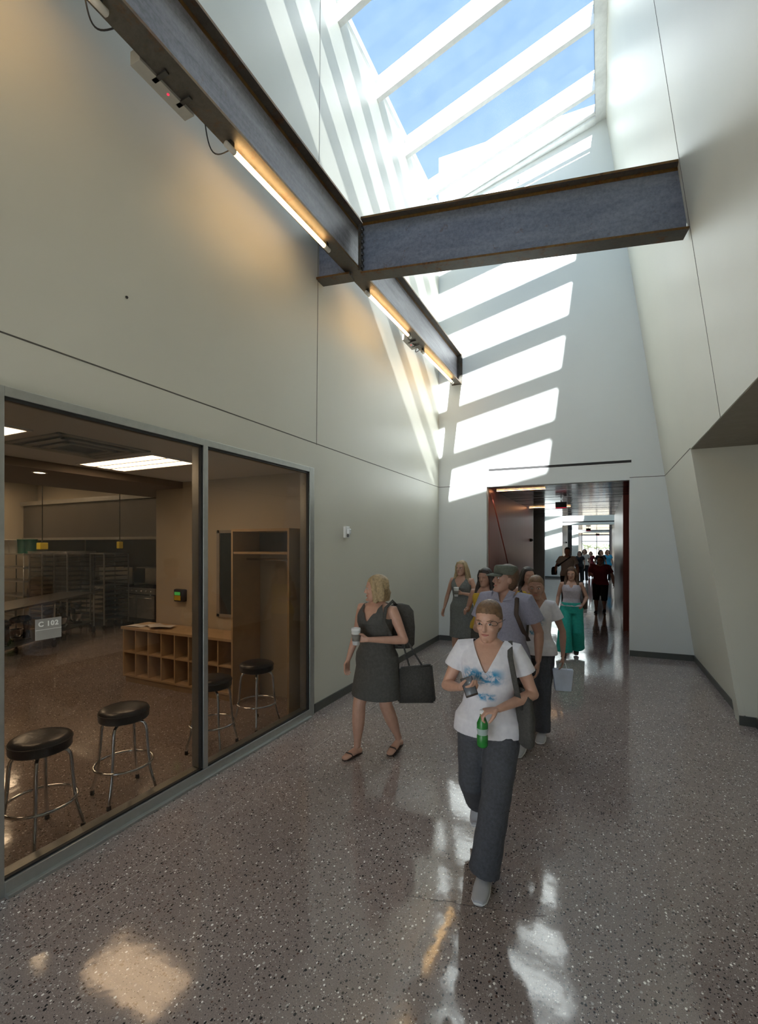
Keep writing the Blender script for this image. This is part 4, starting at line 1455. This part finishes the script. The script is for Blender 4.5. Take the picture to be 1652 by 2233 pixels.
    if shoes:
        for nm in 'rl':
            hh, kn, an, toe = Lg[nm]
            fd = (toe - Vector((an.x, an.y, toe.z))).normalized()
            heel = Vector((an.x, an.y, an.z - .045)) - fd * .035
            ball = heel.lerp(toe, .68)
            bm = bmesh.new()
            if shoes.get('sandal'):
                off = Vector((0, 0, -.026))
                tube(bm, [heel - fd * .02 + off, heel + off, ball + off * .8, toe + off * .6, toe + fd * .02 + off * .6], [(.006, .02), (.008, .033), (.008, .044), (.008, .038), (.006, .02)], 14, ref=(0, 0, 1))
                tube(bm, [ball + Vector((-.046, 0, -.015)), ball + Vector((-.03, -.01, .022)), ball + Vector((0, -.025, .032)), ball + Vector((.03, -.01, .022)), ball + Vector((.046, 0, -.015))], .007, 8)
            else:
                tube(bm, [heel - fd * .02, heel, an + fd * .02 - Vector((0, 0, .03)), ball + Vector((0, 0, .006)), toe, toe + fd * .028],
                     [(.026, .026), (.036, .038), (.044, .04), (.028, .049), (.021, .043), (.014, .026)], 16, ref=(0, 0, 1))
            so = fuse('shoe', fin(bm), shoes['mat'], t, voxel, 1)
            if shoes.get('sole'):
                bm = tube(bmesh.new(), [heel - fd * .022 + Vector((0, 0, -.022)), heel + Vector((0, 0, -.024)), ball + Vector((0, 0, -.012)), toe + Vector((0, 0, -.008)), toe + fd * .03 + Vector((0, 0, -.006))],
                          [(.008, .024), (.010, .040), (.010, .051), (.010, .045), (.008, .026)], 16, ref=(0, 0, 1))
                obj('sole', fin(bm), shoes['sole'], so, True)
    if hat:
        bm = bmesh.new()
        ellrings(bm, [(.040, .084, -.100, .106), (.07, .087, -.103, .108), (.10, .088, -.1, .106), (.118, .078, -.088, .095), (.124, .03, -.03, .04)], 28, HM, HC)
        ht = fuse('cap', fin(bm), hat, t, .006, 2)
        bm = bmesh.new()
        n = 12
        ra = []
        for i in range(n + 1):
            a = PI + PI * i / n
            x = math.cos(a)
            ra.append((hp(.080 * x, -.055 + .05 * math.sin(a), .046), hp(.078 * x, -.075 + .098 * math.sin(a), .030 - .004)))
        top = [(bm.verts.new(a), bm.verts.new(b)) for a, b in ra]
        bot = [(bm.verts.new(a - HM @ Vector((0, 0, .006))), bm.verts.new(b - HM @ Vector((0, 0, .006)))) for a, b in ra]
        for i in range(n):
            bm.faces.new((top[i][0], top[i][1], top[i + 1][1], top[i + 1][0]))
            bm.faces.new((bot[i][0], bot[i + 1][0], bot[i + 1][1], bot[i][1]))
            bm.faces.new((top[i][1], bot[i][1], bot[i + 1][1], top[i + 1][1]))
            bm.faces.new((top[i][0], top[i + 1][0], bot[i + 1][0], bot[i][0]))
        obj('brim', fin(bm), hat, ht, True)
    t['k'] = k
    def world(p):
        return t.matrix_basis @ shear(Vector(p))
    bpy.context.view_layer.update()
    M0 = Matrix.Translation(Vector(loc)) @ Matrix.Rotation(rz, 4, 'Z')
    del t['k']
    return t, (lambda p: M0 @ shear(Vector(p)))

def place(name, label, cat, M, parts):
    """a held or worn thing: Empty with parts; parts = [(name, bm, mat)] in its own frame"""
    t = bpy.data.objects.new(name, None)
    link(t)
    t.empty_display_size = .05
    t.location = M[0]
    t.rotation_euler = M[1]
    tag(t, label, cat)
    for nm, b_, mt in parts:
        obj(nm, b_, mt, t, True)
    return t

def cup(loc, label):
    wm = pbr('white_paper_cup', (0.62, 0.64, 0.64), 0.5)
    sl_ = pbr('grey_brown_sleeve', (0.2, 0.19, 0.17), 0.7)
    t = thing('coffee_cup', label, 'cup', loc)
    obj('cup_body', lathe(bmesh.new(), [(0, 0), (.029, 0), (.042, .13), (0, .13)], 28), wm, t, True)
    obj('sleeve', lathe(bmesh.new(), [(.0335, .035), (.0345, .035), (.0405, .095), (.0385, .095)], 28), sl_, t, True)
    obj('lid', lathe(bmesh.new(), [(.044, .128), (.045, .133), (.042, .136), (.041, .148), (.037, .15), (.035, .146), (0, .146)], 28), pbr('cup_lid', (0.75, 0.77, 0.78), 0.35), t, True)
    return t

def backpack(loc, rz, label, mat, s=1.0, name='backpack'):
    t = thing(name, label, 'bag', loc, rz)
    bm = bmesh.new()
    ellrings(bm, [(0, .12 * s, -.05 * s, .07 * s), (.03 * s, .145 * s, -.06 * s, .09 * s), (.2 * s, .15 * s, -.06 * s, .1 * s), (.36 * s, .135 * s, -.055 * s, .075 * s), (.42 * s, .09 * s, -.04 * s, .03 * s), (.435 * s, .03 * s, -.02 * s, .01 * s)], 24)
    obj('pack', bm, mat, t, True)
    bm = bmesh.new()
    ellrings(bm, [(.04 * s, .09 * s, .06 * s, .115 * s), (.06 * s, .11 * s, .06 * s, .13 * s), (.17 * s, .11 * s, .06 * s, .13 * s), (.2 * s, .08 * s, .06 * s, .1 * s)], 20)
    obj('pocket', bm, mat, t, True)
    return t

def strap(parent, pts, mat, w_=.022, name='strap', th=.004):
    """a flat strap as a child of the bag; pts in world space"""
    bpy.context.view_layer.update()
    inv = parent.matrix_world.inverted()
    bm = tube(bmesh.new(), [inv @ Vector(p) for p in pts], [(th, w_)] * len(pts), 10, ref=inv.to_3x3() @ Vector((0, -1, .1)))
    obj(name, bm, mat, parent, True)

# ---- cloth materials
def print_tee():
    """white jersey with a loose blue print across the chest"""
    M = MT('white_jersey_with_blue_print')
    b = M.n('BsdfPrincipled')
    co = M.n('TexCoord').outputs['Object']
    sp_ = M.n('SeparateXYZ')
    M.l(co, sp_.inputs[0])
    z, x, y = sp_.outputs['Z'], sp_.outputs['X'], sp_.outputs['Y']
    def band(src, lo, hi, soft=.01):
        a = M.n('MapRange', interpolation_type='SMOOTHSTEP')
        a.inputs[1].default_value, a.inputs[2].default_value = lo - soft, lo + soft
        M.l(src, a.inputs[0])
        c = M.n('MapRange', interpolation_type='SMOOTHSTEP')
        c.inputs[1].default_value, c.inputs[2].default_value = hi - soft, hi + soft
        c.inputs[3].default_value, c.inputs[4].default_value = 1, 0
        M.l(src, c.inputs[0])
        return math_(M, 'MULTIPLY', a.outputs[0], c.outputs[0])
    front = math_(M, 'LESS_THAN', y, -.03)
    f1 = math_(M, 'MULTIPLY', band(z, 1.13, 1.215, .022), band(x, -.13, .09, .04))
    f2 = math_(M, 'MULTIPLY', band(z, 1.03, 1.07, .012), band(x, -.05, .05, .02))
    mask = math_(M, 'MULTIPLY', math_(M, 'ADD', f1, f2), front)
    ns = ramp(M, noise(M, 22, 4, .6, None, 1.2), [(0.38, (0, 0, 0)), (0.55, (1, 1, 1))])
    mask = math_(M, 'MULTIPLY', mask, ns)
    base = ramp(M, noise(M, 30, 3), [(0.3, (0.62, 0.61, 0.66)), (0.7, (0.70, 0.69, 0.73))])
    M.l(mix(M, mask, base, (0.03, 0.24, 0.44)), b.inputs['Base Color'])
    b.inputs['Roughness'].default_value = .85
    M.l(b.outputs[0], M.o.inputs[0])
    MATS['tee'] = M.m
    return M.m
m_tee = print_tee()
m_jean = pbr('dark_slate_denim', (0.06, 0.064, 0.076), 0.85, 0, .25, 60, .3, 200)
m_dress = pbr('charcoal_dress', (0.07, 0.069, 0.063), 0.85, 0, .2, 40, .3, 150)
m_gdress = pbr('grey_dress', (0.16, 0.17, 0.165), 0.85, 0, .2, 40, .3, 150)
m_lav = pbr('lavender_shirt_cloth', (0.26, 0.255, 0.33), 0.85, 0, .12, 60, .3, 150)
m_yel = pbr('yellow_top_cloth', (0.48, 0.31, 0.03), 0.85, 0, .15, 40, .3, 150)
m_teal = pbr('teal_trousers_cloth', (0.02, 0.36, 0.30), 0.8, 0, .15, 30, .3, 150)
m_tank = pbr('pale_lilac_tank_cloth', (0.50, 0.46, 0.52), 0.85, 0, .1, 40, .3, 150)
m_gtee = pbr('grey_tee_cloth', (0.46, 0.44, 0.41), 0.85, 0, .1, 40)
m_red = pbr('dark_red_tee_cloth', (0.16, 0.012, 0.02), 0.85, 0, .1, 40)
m_blk = pbr('black_cloth', (0.015, 0.015, 0.018), 0.9, 0, .2, 40)
m_blue = pbr('bright_blue_cloth', (0.02, 0.25, 0.45), 0.85, 0, .1, 40)
m_bag = pbr('dark_grey_bag_fabric', (0.055, 0.053, 0.048), 0.8, 0, .3, 60, .4, 160)
m_olive = pbr('olive_grey_cap', (0.09, 0.10, 0.08), 0.85, 0, .2, 60)
m_shoe = pbr('pale_grey_sneaker', (0.38, 0.38, 0.40), 0.6)
m_sole = pbr('white_rubber_sole', (0.65, 0.65, 0.65), 0.6)
m_brshoe = pbr('brown_sandal', (0.05, 0.03, 0.022), 0.6)

# ---- woman in the white printed tee, walking towards the camera
t, Wp = person('woman in white tee with blue print walking nearest the camera, phone in hand', (-.62, 2.83, 0), .08, 1.60,
    arms={'r': ((-.265, -.02, 1.10), (-.135, -.215, 1.155)), 'l': ((.265, .02, 1.09), (.085, -.235, 1.06))},
    legs={'r': ((-.10, -.02, .50), (-.115, .29, .235), (-.115, .22, .10)), 'l': ((.06, -.16, .49), (.0, -.20, .075), (-.005, -.36, .02))},
    hands={'r': dict(d=(.75, -.55, .15), n=(.35, .25, .9), curl=32), 'l': dict(d=(-.85, -.45, -.1), n=(-.15, -.05, -.95), curl=48, grip=.25)},
    head=(-8, 10), lean=.02, voxel=.005, shirt=dict(mat=m_tee, hem=.83, sleeve=.48, vneck=(1.235, .095), loose=.014),
    pants=dict(mat=m_jean, loose=.016, flare=.012, waist=.95), hair=h_lbrown, hairstyle='tied', shoes=dict(mat=m_shoe, sole=m_sole), wide=1.04)
gb = bmesh.new()
for sx_ in (-1, 1):
    tube(gb, [(sx_ * .033 + .021 * math.cos(a_ * PI / 8), -.001 * abs(math.cos(a_ * PI / 8)), .014 * math.sin(a_ * PI / 8)) for a_ in range(16)], .0018, 6, closed=True)
    tube(gb, [(sx_ * .054, 0, .004), (sx_ * .072, .03, .006), (sx_ * .076, .09, .0)], .0018, 6)
tube(gb, [(-.012, 0, .003), (0, -.002, .006), (.012, 0, .003)], .0018, 6)
sgm = obj('glasses', gb, m_eye, t, True)
sgm.location = Vector((0.013, -.112, 1.487))
sgm.rotation_euler = (R(10), 0, R(-8))
p = Wp((-.075, -.275, 1.185))
place('phone', 'dark phone held by the nearest woman in white tee', 'phone', (p, (R(35), R(-20), R(20))), [('phone_body', B(-.035, .035, -.065, .065, -.005, .005, bev=.003), m_eye), ('screen', B(-.031, .031, -.058, .058, .005, .0062), pbr('phone_screen', (.12, .13, .15), .1))])
gm_ = pbr('green_bottle_plastic', (0.02, 0.2, 0.035), 0.25, 0, .15, 20)
p = Wp((.0, -.27, .845))
bt = thing('drink_bottle', 'bright green drink bottle held by the nearest woman', 'bottle', p)
obj('bottle_body', lathe(bmesh.new(), [(0, 0), (.026, 0), (.031, .01), (.031, .06), (.026, .075), (.031, .09), (.031, .13), (.014, .17), (.013, .185), (0, .185)], 28), gm_, bt, True)
obj('bottle_label', lathe(bmesh.new(), [(.0275, .066), (.0285, .07), (.0285, .082), (.0318, .092), (.0325, .10), (.0318, .104)], 28), pbr('pale_label', (0.35, 0.45, 0.42), .4), bt, True)
obj('bottle_cap', lathe(bmesh.new(), [(0, .183), (.015, .183), (.015, .203), (0, .203)], 20), m_white, bt, True)
bg_ = thing('shoulder_bag', 'dark grey bag hanging at the hip of the nearest woman', 'bag', Wp((.20, .03, .80)), .08 + R(-70))
bm = bmesh.new()
ellrings(bm, [(0, .15, -.04, .04), (.02, .17, -.055, .055), (.15, .165, -.06, .06), (.26, .14, -.045, .045), (.29, .11, -.02, .02)], 24)
obj('pouch', bm, m_bag, bg_, True)
strap(bg_, [Wp(q) for q in ((.2, -.09, 1.02), (.17, -.135, 1.2), (.14, -.10, 1.34), (.13, .0, 1.41), (.15, .09, 1.34), (.2, .12, 1.02))], m_bag, .016)

# ---- woman in the dark dress at the left wall
t, Wp = person('blonde woman in charcoal dress walking near the left wall with coffee cup', (-1.89, 3.86, 0), -.18, 1.66,
    arms={'r': ((-.28, .05, 1.07), (-.325, -.03, .82)), 'l': ((.285, .03, 1.08), (.06, -.225, 1.10))},
    legs={'r': ((-.10, -.14, .47), (-.13, -.13, .075), (-.145, -.29, .02)), 'l': ((.10, .0, .47), (.13, .17, .11), (.13, .02, .022))},
    hands={'r': dict(d=(-.05, -.2, -1), n=(1, -.2, 0), curl=24), 'l': dict(d=(-.9, -.35, .1), n=(.3, -.95, 0), curl=42, grip=.2)},
    head=(-58, 4), voxel=.005, dress=dict(mat=m_dress, hem=.545, loose=.018, flare=.045, vz=1.24), hair=h_blond, hairstyle='bob', shoes=dict(mat=m_brshoe, sandal=True), wide=1.12)
cup(Wp((-.02, -.285, 1.055)), 'white paper coffee cup held by the woman in charcoal dress')
q = Wp((.17, .13, .98))
bp_ = backpack(q, R(25), 'dark backpack on the shoulder of the woman in charcoal dress', m_bag, .95)
strap(bp_, [Wp(z_) for z_ in ((.16, .11, 1.36), (.155, .03, 1.42), (.15, -.07, 1.37), (.165, -.12, 1.26), (.2, -.06, 1.12), (.2, .1, 1.0))], m_bag, .018)
tb = thing('tote_bag', 'large dark grey tote bag hanging behind the woman in charcoal dress', 'bag', Wp((.36, .12, .50)), R(12))
bm = hexa(bmesh.new(), [(-.17, -.05, 0), (.17, -.05, .03), (.17, .05, .03), (-.17, .05, 0), (-.16, -.03, .32), (.14, -.03, .37), (.14, .03, .37), (-.16, .03, .32)])
bmesh.ops.bevel(bm, geom=bm.edges[:], offset=.015, segments=2, affect='EDGES')
obj('pouch', bm, m_bag, tb, True)
strap(tb, [Wp(z_) for z_ in ((.28, .12, .83), (.24, .10, .98), (.25, .09, 1.12), (.30, .12, 1.0), (.40, .14, .85))], m_bag, .009)

# ---- smiling blonde woman at the far corner
t, Wp = person('smiling long-haired blonde woman in grey dress by the far left corner', (-2.08, 7.45, 0), -.12, 1.68,
    arms={'r': ((-.26, .03, 1.09), (-.30, -.03, .86)), 'l': ((.25, .02, 1.09), (.09, -.22, 1.15))},
    legs={'r': ((-.09, -.06, .47), (-.1, -.03, .075), (-.11, -.2, .02)), 'l': ((.09, .0, .47), (.1, .12, .10), (.1, -.03, .022))},
    hands={'l': dict(d=(-.9, -.35, .1), n=(.3, -.95, 0), curl=42, grip=.2)}, head=(-8, 0), voxel=.0075,
    dress=dict(mat=m_gdress, hem=.42, loose=.017, flare=.02, vz=1.22), hair=h_blond, hairstyle='long', shoes=dict(mat=m_brshoe, sandal=True))
cup(Wp((.02, -.275, 1.10)), 'white paper coffee cup held by the smiling blonde woman')

# ---- man with the cap
t, Wp = person('man in olive cap and lavender shirt looking aside, behind the nearest woman', (-.80, 4.35, 0), -.15, 1.76, 'm', m_skin_dk,
    arms={'r': ((-.25, -.02, 1.08), (-.12, -.24, 1.12)), 'l': ((.27, .06, 1.08), (.28, .0, .85))},
    legs={'r': ((-.09, -.10, .48), (-.09, -.12, .075), (-.1, -.28, .02)), 'l': ((.09, .0, .47), (.1, .16, .11), (.1, .0, .022))},
    hands={'r': dict(d=(.6, -.7, .2), n=(.2, .2, 1), curl=30)}, head=(-46, -4), voxel=.0065,
    shirt=dict(mat=m_lav, hem=.80, sleeve=.62, vneck=(1.33, .05), loose=.018), pants=dict(mat=m_jean, loose=.014, waist=.9), hair=h_brown, hairstyle='short', hat=m_olive, shoes=dict(mat=m_shoe, sole=m_sole))
bm = bmesh.new()
for s in (-1, 1):   # turned down shirt collar
    hexa(bm, [(s * .015, -.105, 1.345), (s * .075, -.085, 1.36), (s * .09, -.03, 1.42), (s * .05, -.045, 1.43), (s * .015, -.112, 1.35), (s * .08, -.092, 1.362), (s * .098, -.03, 1.425), (s * .05, -.05, 1.437)])
co_ = obj('collar', bm, m_lav, t)
co_.scale = (1.067,) * 3
q = Wp((.02, .13, .98))
bp_ = backpack(q, R(172), 'dark backpack worn by the man in olive cap', m_bag, 1.0)
bp_.rotation_euler = (0, 0, -.15)
strap(bp_, [Wp(z_) for z_ in ((.12, .13, 1.34), (.125, .03, 1.43), (.125, -.08, 1.37), (.14, -.14, 1.25), (.18, -.10, 1.12), (.18, .07, 1.0))], m_brshoe, .02)

# ---- second figure in a white tee, with a white bag
t, Wp = person('woman in white tee with blue print between the man and the teal trousers', (-.61, 5.02, 0), -.05, 1.62, skin=m_skin_dk,
    arms={'r': ((-.25, .0, 1.09), (-.17, -.2, .98)), 'l': ((.26, .04, 1.08), (.27, -.03, .84))},
    legs={'r': ((-.09, -.02, .47), (-.1, .15, .11), (-.1, .0, .022)), 'l': ((.085, -.12, .48), (.08, -.13, .075), (.085, -.29, .02))},
    head=(6, 6), voxel=.0075, shirt=dict(mat=m_tee, hem=.84, sleeve=.5, vneck=(1.24, .095), loose=.014), pants=dict(mat=m_jean, loose=.014, flare=.01), hair=h_lbrown, hairstyle='tied', shoes=dict(mat=m_shoe, sole=m_sole))
wbg = thing('paper_bag', 'small white bag in the lowered hand of the far woman in white tee', 'bag', Wp((.27, -.05, .50)), .2)
bm = hexa(bmesh.new(), [(-.075, -.05, 0), (.075, -.05, 0), (.075, .05, 0), (-.075, .05, 0), (-.10, -.03, .21), (.10, -.03, .21), (.10, .03, .21), (-.10, .03, .21)])
bmesh.ops.bevel(bm, geom=bm.edges[:], offset=.006, segments=1, affect='EDGES')
obj('bag_body', bm, pbr('pale_blue_white_paper', (0.50, 0.55, 0.66), 0.6, 0, .1, 10), wbg)
obj('handle', tube(bmesh.new(), [(-.04, 0, .20), (-.025, 0, .27), (.025, 0, .27), (.04, 0, .20)], .004, 8), m_white, wbg, True)

# ---- women in yellow tops
for i, (lc, rz_, hd2, lb, st2) in enumerate((((-1.36, 6.0, 0), -.1, (-14, 6), 'dark-haired woman in yellow top left of the man in olive cap', 'long'),
                                        ((-.90, 6.55, 0), .1, (30, 0), 'woman in yellow top turning away, right of the man in olive cap', 'long'))):
    t, Wp = person(lb, lc, rz_, 1.64, skin=m_skin_dk, head=hd2, voxel=.009,
        arms={'r': ((-.24, .0, 1.1), (-.2, -.2, 1.1)), 'l': ((.24, .04, 1.1), (.26, -.06, .88))},
        legs={'r': ((-.09, -.08, .48), (-.09, -.08, .075), (-.1, -.24, .02)), 'l': ((.09, .0, .47), (.1, .13, .10), (.1, -.02, .022))},
        shirt=dict(mat=m_yel, hem=.9 if i else .86, sleeve=0, vneck=(1.30, .09), top=1.34), pants=dict(mat=m_bag, loose=.014), hair=h_dark, hairstyle=st2, shoes=dict(mat=m_brshoe))

# ---- woman in teal trousers in the doorway
t, Wp = person('woman in teal trousers and pale tank top walking in the doorway', (-.47, 8.75, 0), .02, 1.55, head=(-6, 10), voxel=.008,
    arms={'r': ((-.235, .03, 1.09), (-.25, -.08, .87)), 'l': ((.26, .05, 1.10), (.20, -.14, .98))},
    legs={'r': ((-.11, -.14, .48), (-.12, -.14, .075), (-.13, -.30, .02)), 'l': ((.10, .0, .47), (.08, .18, .12), (.08, .03, .022))},
    shirt=dict(mat=m_tank, hem=.93, sleeve=0, vneck=(1.27, .085), top=1.34), pants=dict(mat=m_teal, loose=.025, flare=.045, waist=1.0, length=.97), hair=h_brown, hairstyle='long', shoes=dict(mat=m_brshoe))
hb = backpack(Wp((.24, .06, .88)), R(80), 'brown handbag on the arm of the woman in teal trousers', m_brshoe, .5, 'handbag')
strap(hb, [Wp(z_) for z_ in ((.22, .04, 1.05), (.17, -.02, 1.28), (.14, .0, 1.40), (.16, .08, 1.3), (.24, .08, 1.06))], m_brshoe, .012)

# ---- man in grey tee in the tunnel
t, Wp = person('man in grey tee with black bag walking on the left of the tunnel', (-.98, 16.0, 0), .1, 1.86, 'm', m_skin_dk, voxel=.013,
    arms={'r': ((-.30, .02, 1.10), (-.32, -.14, .98)), 'l': ((.27, .03, 1.08), (.28, -.04, .84))},
    shirt=dict(mat=m_gtee, hem=.84, sleeve=.6, vneck=(1.35, .05)), pants=dict(mat=m_blk), hair=h_dark, hairstyle='short', shoes=dict(mat=m_shoe))
sb = backpack(Wp((-.35, .0, .86)), .3, 'black bag at the side of the man in grey tee', m_blk, .62, 'shoulder_bag')
strap(sb, [Wp(z_) for z_ in ((-.3, -.02, 1.1), (-.1, -.16, 1.25), (.08, -.10, 1.39), (.1, .1, 1.35), (-.25, .12, 1.1))], m_blk, .02)

# ---- person in dark red shirt and black shorts
t, Wp = person('person in dark red shirt and black shorts on the right of the tunnel', (-.02, 14.6, 0), -.1, 1.62, 'm', m_skin_dk, voxel=.013, wide=1.12,
    arms={'r': ((-.29, .02, 1.12), (-.22, -.2, 1.1)), 'l': ((.31, .04, 1.1), (.35, -.05, .86))},
    legs={'r': ((-.1, -.1, .48), (-.1, -.1, .075), (-.1, -.26, .02)), 'l': ((.1, .0, .47), (.1, .14, .1), (.1, 0, .022))},
    shirt=dict(mat=m_red, hem=.82, sleeve=.7, vneck=(1.36, .05)), pants=dict(mat=m_blk, length=.62, loose=.025), hair=h_dark, hairstyle='short', shoes=dict(mat=m_blk))
# ---- distant people before the bright window
for lb, lc, h2, sh_, pn_, hr_ in (
        ('distant person in bright blue top at the far end of the corridor', (.30, 27.0, 0), 1.68, m_blue, m_blk, h_lbrown),
        ('distant dark-haired person behind the dark red shirt', (-.02, 24.5, 0), 1.70, m_blk, m_blk, h_dark),
        ('distant person in pale top near the left door edge', (-.78, 26.5, 0), 1.72, m_gtee, m_blk, h_brown),
        ('distant person in black, leftmost of the far group', (-.98, 25.4, 0), 1.62, m_blk, m_blk, h_dark),
        ('distant short person in red in the middle of the far group', (-.55, 30.0, 0), 1.55, m_red, m_red, h_dark)):
    person(lb, lc, random.uniform(-.3, .3), h2, 'f', m_skin_dk, voxel=.016, shirt=dict(mat=sh_, hem=.84, sleeve=.5, vneck=(1.33, .06), loose=.016), pants=dict(mat=pn_), hair=hr_, hairstyle='bob', group=None)
